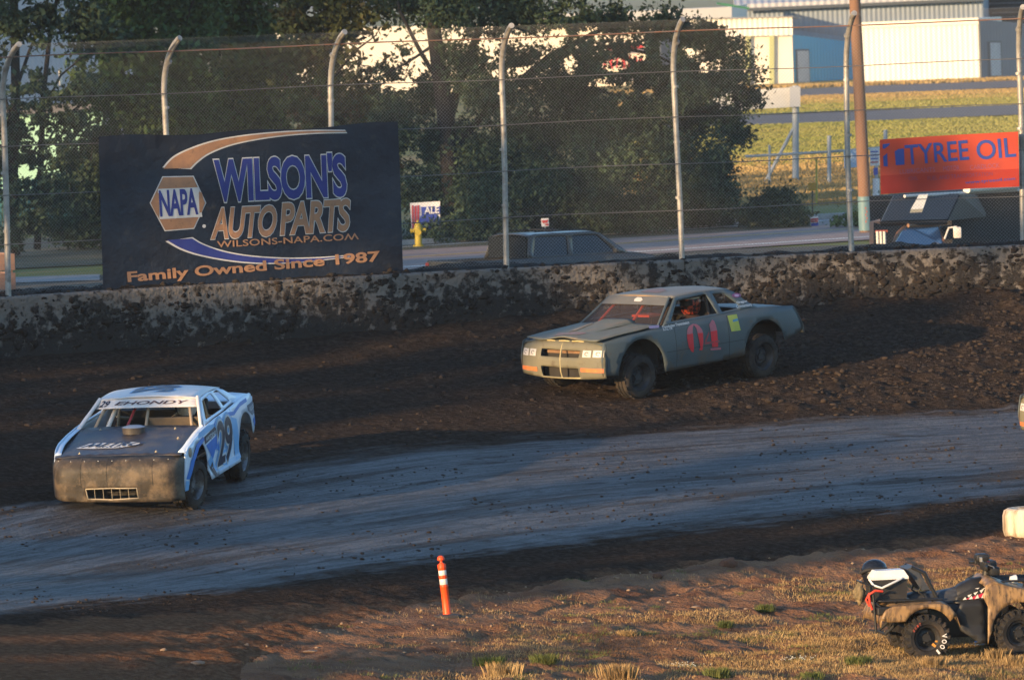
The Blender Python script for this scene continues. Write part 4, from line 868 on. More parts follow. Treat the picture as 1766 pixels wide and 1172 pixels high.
# ================================================================ RACE CARS
m_tyre = M('tyre_rubber', (.018, .017, .017), (.032, .029, .027), 6, .85, bump=.4, bscale=30, dirt=((.060, .047, .037), .52, 4), spec=.25)
m_rimk = M('rim_dark_steel', (.055, .058, .065), (.035, .036, .04), 8, .55, .4, dirt=((.075, .06, .048), .58, 7))
m_rims = M('rim_bare_steel', (.20, .21, .23), (.12, .125, .13), 8, .45, .6, dirt=((.075, .06, .048), .56, 7))
m_int = M('interior_dark', (.022, .020, .018), (.035, .031, .027), 4, .9)
m_black = M('matt_black', (.015, .015, .016), rough=.7)
def arc(cx, cz, r, a0, a1, n=14): return [(cx+r*math.cos(rad(a0+(a1-a0)*i/n)), cz+r*math.sin(rad(a0+(a1-a0)*i/n))) for i in range(n+1)]
class Pose:
    def __init__(s, uf, vf, ur, vr, hf, lift=0.0, side=.80, base=2.74):
        f, r = hit(uf, vf), hit(ur, vr); mid = (f+r)/2
        rx, ry = mid.x-CX, mid.y-CY; e = .4
        nx = -(float(hf(mid.x+e, mid.y))-float(hf(mid.x-e, mid.y)))/(2*e); ny = -(float(hf(mid.x, mid.y+e))-float(hf(mid.x, mid.y-e)))/(2*e)
        up_ = Vector((nx, ny, 1)).normalized(); x = (f-r); x = (x-up_*x.dot(up_)).normalized(); y = up_.cross(x)
        s.M = Matrix((x, y, up_)).transposed().to_4x4(); s.M.translation = mid-y*side+up_*lift; s.I = s.M.inverted()
    def ray(s, u, v): return s.I @ Vector((0, 0, CAMH)), s.I.to_3x3() @ ray(u, v)
    def plane(s, u, v, p, n):
        o, d = s.ray(u, v); n = Vector(n); return o+d*((Vector(p)-o).dot(n)/d.dot(n))
    def side(s, u, v, w=.93): return s.plane(u, v, (0, w, 0), (0, 1, 0))
def wheel(parent, x, y, z, rimmat, R=.335, W=.25, steer=0.0):
    sgn = 1 if y > 0 else -1
    b = B(); b.lathe([(.02, sgn*.055), (.055, sgn*.055), (.06, sgn*.03), (.09, sgn*.03), (.09, 0)], 20, 'y', cap=True)
    for k in range(5): a = k*2*math.pi/5; b.lathe([(.012, sgn*.03), (.012, sgn*.05), (.006, sgn*.055)], 8, 'y', (.075*math.sin(a), 0, .075*math.cos(a)))
    h = b.done('wheel', rimmat, parent, 40); h.location = (x, y, z); h.rotation_euler = (0, 0, steer)
    r2 = R*.585
    b = B(); b.lathe([(.085, sgn*.02), (.11, sgn*.035), (r2*.80, sgn*.0), (r2*.88, sgn*.03), (r2*.93, sgn*(W/2-.03)), (r2*1.03, sgn*(W/2-.008)), (r2*1.05, sgn*(W/2-.03)), (r2*.98, sgn*(W/2-.05)), (r2*.98, -sgn*W/2*.9), (r2*.9, -sgn*W/2*.9), (r2*.86, -sgn*.02), (.085, -sgn*.0)], 36, 'y', closed=True)
    for k in range(8): a = k*math.pi/4+.2; b.box((.145*math.sin(a)*R/.335, sgn*.022, .145*math.cos(a)*R/.335), (.03, .012, .03), Matrix.Rotation(a, 3, 'Y'))
    b.done('rim', rimmat, h, 40)
    b = B(); b.lathe([(r2, -W/2+.03), (r2+.02, -W/2), (R-.07, -W/2-.006), (R-.02, -W/2+.012), (R, -W/2+.04), (R+.004, -.045), (R-.012, -.04), (R-.012, -.03), (R+.004, -.025), (R+.004, .025), (R-.012, .03), (R-.012, .04), (R+.004, .045), (R, W/2-.04), (R-.02, W/2-.012), (R-.07, W/2+.006), (r2+.02, W/2), (r2, W/2-.03)], 44, 'y', closed=True)
    for k in range(22):
        a = k*2*math.pi/22
        for yy in (-.085, .085): b.box(((R+.001)*math.sin(a), yy+.012*(k % 2), (R+.001)*math.cos(a)), (.060, .055, .012), Matrix.Rotation(a, 3, 'Y'))
    b.done('tyre', m_tyre, h, 35); return h
def skin_mesh(name, joints, bones, mat, parent=None, mw_=None, sub=2):
    """one continuous surface grown round a skeleton: joints {name: (pos, radius)}"""
    ks = list(joints); me = bpy.data.meshes.new(name); me.from_pydata([joints[k][0] for k in ks], [(ks.index(a), ks.index(b)) for a, b in bones], [])
    o = bpy.data.objects.new(name, me); COL.objects.link(o); sk = o.modifiers.new('skin', 'SKIN'); sk.use_smooth_shade = True
    su = o.modifiers.new('sub', 'SUBSURF'); su.levels = sub; su.render_levels = sub
    for i, k in enumerate(ks):
        r = joints[k][1]; me.skin_vertices[0].data[i].radius = r if isinstance(r, tuple) else (r, r)
    me.skin_vertices[0].data[0].use_root = True
    dg = bpy.context.evaluated_depsgraph_get(); dg.update(); m2 = bpy.data.meshes.new_from_object(o.evaluated_get(dg)); bpy.data.objects.remove(o)
    m2.materials.clear(); m2.materials.append(mat); q = bpy.data.objects.new(name, m2); COL.objects.link(q)
    if parent is not None: q.parent = parent
    return q
def driver(label, M_, seat, helm1, helm2, suit, glove, grp='drivers sitting in the race cars'):
    """seated driver in car space: seat = hip point"""
    t = thing('person', label, 'person', mat=M_, group=grp); hx, hy, hz = seat
    J = {'hip': ((hx, hy, hz+.06), (.15, .12)), 'belly': ((hx-.05, hy, hz+.22), (.145, .115)), 'chest': ((hx-.10, hy, hz+.42), (.17, .12)), 'neck': ((hx-.11, hy, hz+.56), .06), 'headb': ((hx-.09, hy, hz+.66), .085), 'headt': ((hx-.08, hy, hz+.78), .08)}
    E = [('hip', 'belly'), ('belly', 'chest'), ('chest', 'neck'), ('neck', 'headb'), ('headb', 'headt')]
    for s, nm in ((1, 'l'), (-1, 'r')):
        J.update({nm+'sh': ((hx-.09, hy+s*.19, hz+.47), .065), nm+'el': ((hx+.12, hy+s*.27, hz+.30), .047), nm+'wr': ((hx+.36, hy+s*.17, hz+.40), .032), nm+'pa': ((hx+.42, hy+s*.16, hz+.42), (.036, .02)),
                  nm+'hp': ((hx+.02, hy+s*.10, hz+.04), .09), nm+'kn': ((hx+.42, hy+s*.14, hz+.15), .065), nm+'an': ((hx+.76, hy+s*.12, hz-.08), .042), nm+'to': ((hx+.92, hy+s*.12, hz-.02), .035)})
        E += [('chest', nm+'sh'), (nm+'sh', nm+'el'), (nm+'el', nm+'wr'), (nm+'wr', nm+'pa'), ('hip', nm+'hp'), (nm+'hp', nm+'kn'), (nm+'kn', nm+'an'), (nm+'an', nm+'to')]
        for k in range(4):                        # fingers closed round the wheel rim
            p = J[nm+'pa'][0]; a = (p[0]+.035, p[1]+s*(.012-.0), p[2]+.035-.021*k); c = (p[0]+.055, p[1]-s*.022, p[2]+.036-.021*k)
            J[f'{nm}f{k}'] = (a, .009); J[f'{nm}g{k}'] = (c, .008); E += [(nm+'pa', f'{nm}f{k}'), (f'{nm}f{k}', f'{nm}g{k}')]
        p = J[nm+'pa'][0]; J[nm+'th'] = ((p[0]+.012, p[1]-s*.035, p[2]+.03), .010); E.append((nm+'pa', nm+'th'))
    skin_mesh('body', J, E, suit, t)
    for s in (1, -1):
        b = B(); p = Vector((hx+.40, hy+s*.165, hz+.413)); b.tube([p+Vector((-.085, s*.012, -.03)), p+Vector((-.03, 0, -.012)), p+Vector((.03, 0, .006))], [.045, .046, .044], 10); b.done('glove', glove, t, 60)
    c = Vector((hx-.08, hy, hz+.72)); b = B()
    prof = [(.02, -.155), (.10, -.15), (.13, -.10), (.142, -.02), (.145, .05), (.13, .11), (.09, .155), (.03, .172)]
    b.lathe(prof, 28, 'z', c); V = b.v
    for v in V: v.x = c.x+(v.x-c.x)*1.18+.012
    hm = b.done('helmet', helm1, t, 50)
    b = B(); P = []
    for i in range(13):
        a = rad(-62+124*i/12); P.append((math.cos(a), math.sin(a)))
    Vv = []; Ff = []
    for i, (ca, sa) in enumerate(P):
        for z, r in ((-.015, .150), (.062, .147)): Vv.append((c.x+.016+ca*r*1.18, c.y+sa*r, c.z+z))
    Ff = [(2*i, 2*i+2, 2*i+3, 2*i+1) for i in range(12)]
    mk('visor', Vv, Ff, m_black, hm, 180)
    b = B(); b.lathe([(.149, .085), (.150, .10), (.136, .118), (.132, .112)], 28, 'z', c, closed=True)
    for v in b.v: v.x = c.x+(v.x-c.x)*1.18+.012
    b.done('helmet_stripe', helm2, hm, 60)
    return t
def cage(car, mat, dz=0.0, w=.60, top=1.30, dark=None, bright=()):
    """roll cage: main hoop, front posts, roof bars, door bars, diagonals"""
    bars = [[(-.48, -w-.06, .36), (-.48, -w, 1.0), (-.48, -w+.06, top), (-.48, w-.06, top), (-.48, w, 1.0), (-.48, w+.06, .36)]]
    for s in (-1, 1):
        bars += [[(-.48, s*(w-.06), top), (.22, s*(w-.06), top-.02), (.40, s*(w-.01), 1.16), (.70, s*(w+.08), .90), (.78, s*(w+.10), .40)], [(-.48, s*w, .98), (-1.7, s*(w-.12), .78)],
                 [(-.48, s*(w+.10), .55), (.74, s*(w+.12), .55)], [(-.48, s*(w+.10), .75), (.72, s*(w+.12), .72)]]
    bars += [[(.22, -w+.06, top-.02), (.22, w-.06, top-.02)], [(-.48, -w+.02, .40), (-.48, w-.1, top-.03)], [(.70, -w-.06, .90), (.70, w+.06, .90)], [(.22, 0, top-.02), (.70, .04, .90)]]
    for i, P in enumerate(bars):
        b = B(); b.tube([(p[0], p[1], p[2]+dz) for p in P], .022, 8); b.done('cage_bar', dark if dark and i not in bright else mat, car, 60)
def sfn(wfun, off): return lambda x, z: (x, wfun(x, z)+off, z)
def on_side(pose, wfun, off, w=.93):
    """photo pixel -> car side"""
    def f(u, v):
        p = pose.side(u, v, w); p = pose.side(u, v, wfun(p.x, p.z)); return (p.x, wfun(p.x, p.z)+off, p.z)
    return f

# ---------------------------------------------------------------- the grey-green coupe, number 04
P04 = Pose(1095, 687, 1313, 650, hsurf, .0)
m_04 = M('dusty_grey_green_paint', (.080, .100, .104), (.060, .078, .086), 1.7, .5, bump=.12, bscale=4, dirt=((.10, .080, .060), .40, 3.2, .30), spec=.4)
car = thing('race_car', 'grey-green coupe race car with faded red number 04 and orange roll bars', 'race car', mat=P04.M, group='stock cars racing on the clay track')
def w04(x, z): return .93+.007*noise.noise(Vector((x*2.2, z*2.6, 1)))-.11*min(1, max(0, (x-1.5)/.7))**2-.12*min(1, max(0, (-x-1.45)/.9))**2-.05*((z-.62)/.42)**2
crest = lambda x: float(np.interp(x, [-2.35, -2.12, -1.6, -1.1, -.5, .2, .78, 1.2, 1.7, 2.15], [.70, .955, 1.0, 1.025, 1.0, .985, .965, .935, .895, .845]))
out = [(2.13, .35), (2.16, .60), (2.10, .845), (1.7, .895), (1.2, .935), (.78, .965), (.2, .985), (-.5, 1.0), (-1.1, 1.025), (-1.6, 1.0), (-2.12, .955), (-2.20, .86), (-2.36, .62), (-2.31, .55), (-1.85, .46)] + arc(-1.37, .35, .47, 165, 0, 16) + [(-.88, .32), (.86, .275)] + arc(1.37, .35, .48, 188, -2, 16)[1:]
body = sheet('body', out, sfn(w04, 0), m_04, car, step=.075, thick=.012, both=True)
# upper surfaces: fender tops, deck lid, tail panel
def top04(x, y):
    w_ = w04(min(max(x, -2.1), 2.1), crest(x)); return (x, y*w_, crest(x)-.035*abs(y)**8+.022*(1-y*y)-.012)
sheet('fender_top', [(.74, -1), (2.12, -1), (2.12, 1), (.74, 1)], top04, m_04, car, step=.11, thick=.008)
sheet('boot_lid', [(-2.13, -1), (-1.05, -1), (-1.05, 1), (-2.13, 1)], top04, m_04, car, step=.11, thick=.008)
sheet('tail_panel', [(-1, 0), (1, 0), (1, 1), (-1, 1)], lambda a, b: (-2.34+.20*max(0, b-.25)/.75, a*w04(-2.2, .7), .52+.42*b), m_04, car, step=.12, thick=.008)
# hood, bent and lifting along its front edge, with a raised scoop
def hood04(x, y):
    f = min(1, max(0, (x-1.2)/.9)); return (x, y*(.80-.05*f), crest(x)+.016+.022*(1-y*y)+.02*f*math.sin(5*y+1)+.018*f)
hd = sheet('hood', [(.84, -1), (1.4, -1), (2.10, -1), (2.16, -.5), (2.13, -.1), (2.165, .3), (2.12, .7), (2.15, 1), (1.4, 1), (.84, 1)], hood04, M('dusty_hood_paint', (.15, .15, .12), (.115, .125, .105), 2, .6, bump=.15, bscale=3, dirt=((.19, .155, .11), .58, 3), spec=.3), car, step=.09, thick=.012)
def scoop(x, y):
    f = min(1, max(0, (1.72-x)/.80)); z = hood04(x, y)[2]+.06*f*max(0, 1-abs(y/.46)**12) + .002; return (x, y*.72, z)
sheet('hood_scoop', [(.86, -.47), (1.74, -.40), (1.74, .40), (.86, .47)], scoop, MATS['dusty_hood_paint'], hd, step=.06, thick=.006, smooth=28)
b = B(); b.box((.84, 0, 1.005), (.02, .60, .06)); b.done('scoop_back', m_black, hd)
m_pinkf = M('faded_pink_paint', (.26, .155, .15), (.17, .145, .125), 7, .7); m_pinkl = M('faded_cream_paint', (.27, .22, .155), (.17, .15, .12), 7, .7)
def on_hood(off): return lambda a, b_: (lambda p: (p[0], p[1], p[2]+off))(hood04(a, b_))
patch('faded_number', [(1.74, -.55), (1.98, -.40), (2.0, .25), (1.80, .30)], on_hood(.012), m_pinkf, hd, .08)
patch('faded_lettering', [(1.10, -.45), (1.2, -.47), (1.70, -.38), (1.66, -.20), (1.2, -.30)], lambda a, b_: (lambda p: (p[0], p[1], p[2]+.012))(scoop(a, b_)), m_pinkl, hd, .05)
b = B()
for k, (y0, y1) in enumerate(((-.30, -.12), (-.05, .18), (.22, .46))): b.tube([(2.12, y0, .862), (2.13, (y0+y1)/2, .868), (2.115, y1, .858)], .010, 6)
b.done('hood_edge', M('bare_edge_cream', (.55, .45, .22), (.45, .36, .16), 9, .5), hd, 60)
# nose
def nose04(y, z): return (2.215-.10*(abs(y)/.86)**5-.10*min(1, max(0, (z-.56)/.30))**2-.03*min(1, max(0, (.42-z)/.1)), y, z)
m_nose = M('dusty_nose_paint', (.17, .155, .105), (.135, .13, .095), 2.5, .6, bump=.12, bscale=4, dirt=((.10, .08, .055), .62, 6), spec=.3)
gr_ = [(-.37, .745), (.03, .735), (.03, .625), (-.37, .635)]; gr2 = [(.055, .735), (.44, .73), (.42, .625), (.055, .625)]
lo_ = [(-.37, .49), (.02, .475), (.02, .325), (-.36, .335)]; lo2 = [(.05, .47), (.41, .465), (.41, .315), (.05, .322)]
ns = sheet('nose', [(-.86, .36), (-.4, .315), (0, .30), (.4, .30), (.86, .315), (.875, .60), (.83, .84), (.4, .865), (0, .87), (-.4, .865), (-.83, .84), (-.875, .60)], nose04, m_nose, car, holes=[gr_, gr2, lo_, lo2], step=.06, thick=.012)
b = B(); b.tube([nose04(.035, .30+.02*k) for k in range(1, 28)], .008, 6); b.tube([nose04(y, .312+.02*abs(y)) for y in np.linspace(-.38, .42, 12)], .008, 6); b.done('grille_bar', MATS['bare_edge_cream'], ns, 60)
b = B(); b.box((2.05, .03, .69), (.02, .80, .045)); b.box((2.02, -.05, .655), (.05, .60, .02)); b.done('radiator_bar', M('rusty_bar', (.26, .15, .08), (.17, .10, .06), 8, .8), ns)
m_lamp = M('headlamp_sticker', (.54, .51, .48), (.46, .44, .41), 9, .4); m_mark = M('marker_sticker', (.72, .20, .06), (.60, .14, .05), 9, .5)
for y0, y1 in ((-.79, -.64), (-.61, -.47), (.50, .655), (.69, .855)):
    hl = patch('headlight', [(y0, .638), (y1, .634), (y1, .735), (y0, .74)], lambda a, b_: (nose04(a, b_)[0]+.014, a, b_), m_lamp, car, .05)
    cy_ = (y0+y1)/2; b = B(); b.tube([(nose04(cy_+.032*math.cos(a), 0.687+.024*math.sin(a))[0]+.016, cy_+.032*math.cos(a), .687+.024*math.sin(a)) for a in np.linspace(.4, 5.2, 10)], .005, 5); b.done('lamp_drawing', M('ink_grey', (.14, .13, .13), rough=.6), hl)
for y0, y1 in ((-.82, -.45), (.46, .85)): patch('marker_light', [(y0, .42), (y1, .405), (y1, .465), (y0, .475)], lambda a, b_: (nose04(a, b_)[0]+.014, a, b_), m_mark, car, .05)
# greenhouse
def gy(z): return .865-(z-.965)/.385*.215
gh = [(.84, .955), (.62, 1.115), (.33, 1.335), (-.2, 1.36), (-.80, 1.345), (-.96, 1.29), (-1.10, 1.16), (-1.30, 1.015), (-1.0, 1.0), (-.4, .985), (.3, .965)]
dw = [(.62, 1.005), (.30, 1.285), (-.36, 1.315), (-.42, 1.02)]; qw = [(-.53, 1.03), (-.50, 1.305), (-.74, 1.285), (-.95, 1.09), (-.90, 1.045)]
sheet('greenhouse', gh, lambda x, z: (x, gy(z), z), m_04, car, holes=[dw, qw], step=.06, thick=.014, both=True)
def roof04(x, y): return (x, y*.655, 1.347+.036*(1-y*y)-.022*((x+.22)/.62)**2+.006)
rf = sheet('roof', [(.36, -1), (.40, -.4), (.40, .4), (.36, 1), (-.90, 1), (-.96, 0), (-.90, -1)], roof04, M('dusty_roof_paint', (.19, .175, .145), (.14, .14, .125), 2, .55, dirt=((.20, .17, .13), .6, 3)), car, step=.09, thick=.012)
patch('faded_number', [(.05, -.45), (.22, -.15), (.18, .35), (-.02, .30), (-.22, -.1), (-.3, -.4)], lambda a, b_: (a, roof04(a, b_)[1], roof04(a, b_)[2]+.012), m_pinkf, rf, .08)
b = B(); b.tube([(.41, y, roof04(.40, y/.655)[2]-.012) for y in np.linspace(-.62, .62, 14)], .014, 6); b.done('roof_edge', M('rusty_edge', (.42, .24, .10), (.32, .18, .08), 9, .7), rf, 60)
def ws04(a, b_): k = b_; y = a*(.80-.185*k); return (.86-.47*k+.05*(1-a*a), y, .965+.375*k+.012*(1-a*a))
m_glass = bpy.data.materials.new('dusty_windscreen'); m_glass.use_nodes = True
gb = m_glass.node_tree.nodes['Principled BSDF']; gb.inputs['Base Color'].default_value = (.060, .044, .034, 1); gb.inputs['Roughness'].default_value = .35; gb.inputs['Alpha'].default_value = .50
wsr = sheet('windshield', [(-1, 0), (1, 0), (1, 1), (-1, 1)], ws04, m_glass, car, step=.12)
patch('sun_strip', [(-1, .70), (1, .70), (1, 1), (-1, 1)], lambda a, b_: (lambda p: (p[0]+.010, p[1], p[2]+.008))(ws04(a, b_)), M('sun_strip_grey', (.12, .12, .115), (.095, .10, .10), 3, .6), wsr, .12)
sp_ = [(.0, .80), (.16, .79), (.19, .86), (.12, .94), (.02, .95), (-.02, .88)]
patch('sticker', [(.12+1.3*(a), b_) for a, b_ in sp_], lambda a, b_: (lambda p: (p[0]+.018, p[1], p[2]+.014))(ws04(a-.06, b_)), MATS['headlamp_sticker'], wsr, .06)
b = B()
for s in (-1, 1): b.tube([ws04(s*1.0, k) for k in np.linspace(-.02, 1.0, 8)], .020, 6)
b.tube([ws04(a, .0) for a in np.linspace(-1, 1, 12)], .014, 6); b.done('windshield_frame', m_04, car, 60)
# wheels, underbody, interior
for x, y in ((1.37, .77), (1.37, -.77), (-1.37, .77), (-1.37, -.77)): wheel(car, x, y, .335, m_rimk)
b = B(); b.box((0, 0, .36), (2.0, 1.5, .05)); b.box((.86, 0, .62), (.04, 1.56, .56)); b.box((-1.02, 0, .66), (.04, 1.52, .60)); b.box((1.45, 0, .5), (1.2, .9, .40)); b.box((-1.55, 0, .55), (1.1, .95, .30)); b.box((.62, 0, .88), (.40, 1.36, .06)); b.done('underbody', m_int, car)
cage(car, M('orange_roll_bar', (.75, .075, .03), (.65, .07, .03), 6, .45), dark=M('shaded_roll_bar', (.05, .035, .028), (.08, .055, .04), 6, .6), bright=(1, 11, 12))  # most bars darkened to brown: their shade is put into the colour
b = B(); b.box((-.30, .36, .44), (.50, .48, .12), bev=.03); b.box((-.56, .36, .82), (.10, .46, .72), Matrix.Rotation(rad(-10), 3, 'Y'), bev=.03); b.done('seat', m_black, car, 40)
b = B(); b.lathe([(.165, -.012), (.178, 0), (.165, .012), (.152, 0)], 28, 'x', (.18, .36, .86), closed=True); b.tube([(.18, .20, .86), (.18, .52, .86)], .012, 6); b.tube([(.18, .36, .86), (.60, .36, .78)], .018, 6); b.done('steering_wheel', m_black, car, 50)
b = B(); b.box((.36, .1, 1.06), (.26, .36, .035)); b.done('dash_panel', MATS['orange_roll_bar'], car)
# window net
b = B()
for k in range(13): x = .22-k*.05; b.tube([(x+.02, gy(1.02)-.02, 1.02), (x-.02, gy(1.30)-.02, 1.30)], .009, 4)
for k in range(7): z = 1.03+k*.043; b.tube([(.22-.01*k, gy(z)-.02, z), (-.40, gy(z)-.02, z)], .009, 4)
# panel gaps
def seam(root, wf, pts): B().tube([(x, wf(x, z)+.004, z) for x, z in pts], .0045, 4).done('panel_gap', m_black, root, 60)
seam(car, w04, [(.62, .33+.062*k) for k in range(11)]); seam(car, w04, [(-.55, .335+.064*k) for k in range(11)]); seam(car, w04, [(2.06, .36+.05*k) for k in range(10)]); seam(car, w04, [(x, .57) for x in np.linspace(.84, -.9, 14)])
# decals
m_red = M('racing_red', (.72, .022, .03), (.58, .03, .035), 6, .6); m_redf = M('racing_red_faded', (.50, .13, .16), (.40, .14, .16), 6, .65); m_dec = M('decal_white', (.62, .64, .66), (.52, .54, .56), 8, .5)
sd_ = on_side(P04, w04, .012)
def px04(name, pts, mat, off=.012, step=8): return patch(name, pts, on_side(P04, w04, off), mat, car, step)
def z5(x, y): return (1140+x/5.861, 490+y/5.861)
# 0 and 4 in heavy serif strokes: faded tops over strong red
px04('number', [z5(*p) for p in ((275, 560), (335, 553), (337, 700), (328, 742), (310, 735), (286, 690), (276, 620))], m_red); px04('number', [z5(*p) for p in ((275, 560), (280, 515), (300, 478), (335, 455), (352, 455), (336, 490), (332, 553))], m_redf)
px04('number', [z5(*p) for p in ((382, 548), (436, 545), (434, 640), (420, 716), (385, 722), (402, 690), (392, 620))], m_red); px04('number', [z5(*p) for p in ((382, 548), (372, 500), (345, 458), (372, 455), (405, 478), (428, 512), (436, 545))], m_redf)
px04('number', [z5(*p) for p in ((512, 530), (578, 520), (580, 640), (578, 685), (520, 688), (516, 640))], m_red); px04('number', [z5(*p) for p in ((503, 460), (535, 412), (556, 425), (570, 470), (578, 520), (512, 530))], m_redf)
m_redd = M('racing_red_worn', (.40, .05, .055), (.24, .07, .075), 14, .65); px04('number', [z5(*p) for p in ((445, 642), (596, 622), (596, 638), (445, 662))], m_redd); px04('number', [z5(*p) for p in ((447, 632), (494, 530), (500, 552), (462, 640))], m_redd); px04('number', [z5(*p) for p in ((500, 702), (606, 692), (606, 712), (500, 722))], m_redf)
m_ylw = M('lime_sticker', (.48, .50, .07), (.42, .45, .08), 6, .5)
px04('sticker', [z5(*p) for p in ((690, 370), (785, 355), (815, 520), (722, 532))], m_ylw); px04('sticker_print', [z5(*p) for p in ((738, 412), (790, 398), (794, 422), (742, 436))], M('sticker_print_blue', (.10, .30, .42), rough=.5), .016)
def let04(s, bl, bold=.02, mat=None): letters('lettering', s, compose(on_side(P04, w04, .014), baseline(*bl)), mat or m_dec, car, bold)
q0, q1 = z5(30, 505), z5(303, 452); let04('TransAction Transmission', (*q0, *q1, 5.2)); q0, q1 = z5(40, 527), z5(133, 512); let04('Burns, OR', (*q0, *q1, 4))
gside = lambda off: (lambda u, v: (lambda p: (p.x, gy(p.z)+off, p.z))(P04.plane(u, v, (0, gy(1.1), 1.1), (0, 1, .558))))
q0, q1 = z5(790, 252), z5(893, 234); letters('lettering', 'Oregon', compose(gside(.02), baseline(*q0, *q1, 5.4)), m_dec, car, .02); q0, q1 = z5(783, 294), z5(935, 270); letters('lettering', 'Connectors', compose(on_side(P04, w04, .02), baseline(*q0, *q1, 5.6)), m_dec, car, .02)
patch('sticker', [z5(790+45*math.cos(a), 156+24*math.sin(a)) for a in np.linspace(0, 5.9, 14)], gside(.018), M('sticker_violet', (.22, .07, .16), rough=.5), car, 4); patch('sticker_print', [z5(790+24*math.cos(a), 157+12*math.sin(a)) for a in np.linspace(0, 5.9, 12)], gside(.022), M('sticker_lilac', (.42, .30, .45), rough=.5), car, 4)
px04('sticker', [(1122+1.0*k, 571-.1*k) for k in (0, 18)]+[(1140, 574), (1123, 576)], M('sticker_lilac', (.42, .30, .45)), .014, 4)
m_suit = M('race_suit_dark', (.035, .018, .02), (.05, .025, .025), 5, .8)
driver('person in a dark race suit and black and red helmet driving the grey-green car', P04.M @ Matrix.Translation((0, 0, .40)) @ Matrix.Rotation(rad(5), 4, 'X') @ Matrix.Translation((0, 0, -.40)), (-.28, .36, .44), M('helmet_red', (.02, .015, .015), (.42, .06, .025), 14, .35, lo=.47, hi=.53), M('helmet_white', (.66, .62, .50), rough=.35), m_suit, M('glove_red_yellow', (.50, .04, .03), (.62, .50, .18), 12, .6))

def body_roll(root, deg, lift=0.0, zc=.40):
    """the body leans outward on its springs; the wheels stay on the track"""
    R = Matrix.Translation((0, 0, zc+lift)) @ Matrix.Rotation(rad(deg), 4, 'X') @ Matrix.Translation((0, 0, -zc))
    for c in root.children:
        if not c.name.startswith('wheel'): c.matrix_basis = R @ c.matrix_basis
body_roll(car, 5.0)
# ---------------------------------------------------------------- the white and blue coupe, number 29
P29 = Pose(326, 876, 406, 827, hsurf, .0)
m_wb = M('white_body_paint', (.70, .79, .89), (.60, .71, .84), 2, .4, dirt=((.15, .12, .095), .47, 5, .36), spec=.5, coat=.2)  # blue tint of the skylight is put into the white base colour
m_bl = M('bright_blue_vinyl', (.03, .16, .55), (.04, .20, .60), 4, .4, dirt=((.16, .15, .15), .68, 5)); m_lb = M('light_blue_vinyl', (.16, .40, .72), (.20, .46, .76), 4, .4); m_nv = M('navy_vinyl', (.016, .020, .045), (.02, .026, .055), 5, .4)
car2 = thing('race_car', 'white and blue coupe race car number 29 with a flat black nose', 'race car', mat=P29.M, group='stock cars racing on the clay track')
def w29(x, z): return .945-.06*min(1, max(0, (x-1.5)/.5))**2-.10*min(1, max(0, (-x-1.5)/.8))**2-.045*((z-.62)/.42)**2 + .07*min(1, max(0, (.40-z)/.18))*(1 if abs(x) < .9 else 0)
crest2 = lambda x: float(np.interp(x, [-2.25, -2.0, -1.5, -1.0, -.4, .3, .75, 1.2, 1.6, 1.98], [.95, 1.05, 1.072, 1.04, 1.01, .99, .965, .925, .865, .765]))
out2 = [(1.98, .24), (2.0, .45), (1.97, .735), (1.85, .81), (1.6, .872), (1.2, .928), (.75, .968), (.3, .992), (-.4, 1.012), (-1.0, 1.042), (-1.5, 1.07), (-1.95, 1.055), (-2.12, 1.02), (-2.22, .90), (-2.24, .62), (-1.9, .50)]+arc(-1.37, .37, .49, 160, 2, 16)+[(-.86, .25), (.84, .24)]+arc(1.37, .36, .46, 190, -6, 16)[1:]
sheet('body', out2, sfn(w29, 0), m_wb, car2, step=.075, thick=.012, both=True)
def top29(x, y):
    w_ = w29(x, crest2(x)); return (x, y*w_, crest2(x)-.012*abs(y)**8+.03*(1-y*y)-.004)
for s in (-1, 1): sheet('fender_top', [(.72, s*.90), (1.96, s*.90), (1.96, s), (.72, s)][::s], top29, m_wb, car2, step=.09, thick=.008)
sheet('boot_lid', [(-2.1, -1), (-1.05, -1), (-1.05, 1), (-2.1, 1)], top29, m_wb, car2, step=.12, thick=.008)
sheet('tail_panel', [(-1, 0), (1, 0), (1, 1), (-1, 1)], lambda a, b_: (-2.22+.05*b_, a*w29(-2.2, .8), .60+.38*b_), m_wb, car2, step=.14, thick=.008)
def hood29(x, y): return (x, y*.862, float(np.interp(x, [.76, 2.07], [.955, .735]))+.02*(1-y*y))
m_hood = M('navy_hood_paint', (.030, .033, .055), (.022, .022, .028), 2.2, .38, dirt=((.075, .060, .048), .52, 2.6), spec=.5, bump=.15, bscale=4)
hd2 = sheet('hood', [(.76, -1), (2.08, -1), (2.10, 0), (2.08, 1), (.76, 1)], hood29, m_hood, car2, step=.1, thick=.012)
def hz(x, y, off=.012): p = hood29(x, y/.862); return (p[0], p[1], p[2]+off)
ac = B(); ac.lathe([(.15, 0), (.155, .07), (.165, .075), (.165, .085), (.06, .10), (.015, .10)], 30, 'z', hz(1.06, -.02, -.01)); ac.done('air_cleaner', M('air_cleaner_dusty', (.10, .085, .075), (.06, .055, .05), 6, .5, .2), hd2, 40)
b = B(); b.lathe([(.158, 0), (.10, .018), (.012, .024)], 30, 'z', hz(1.06, -.02, .078)); b.done('air_cleaner_lid', M('lid_blue_grey', (.30, .34, .40), (.24, .27, .32), 5, .35, .3), hd2, 40)
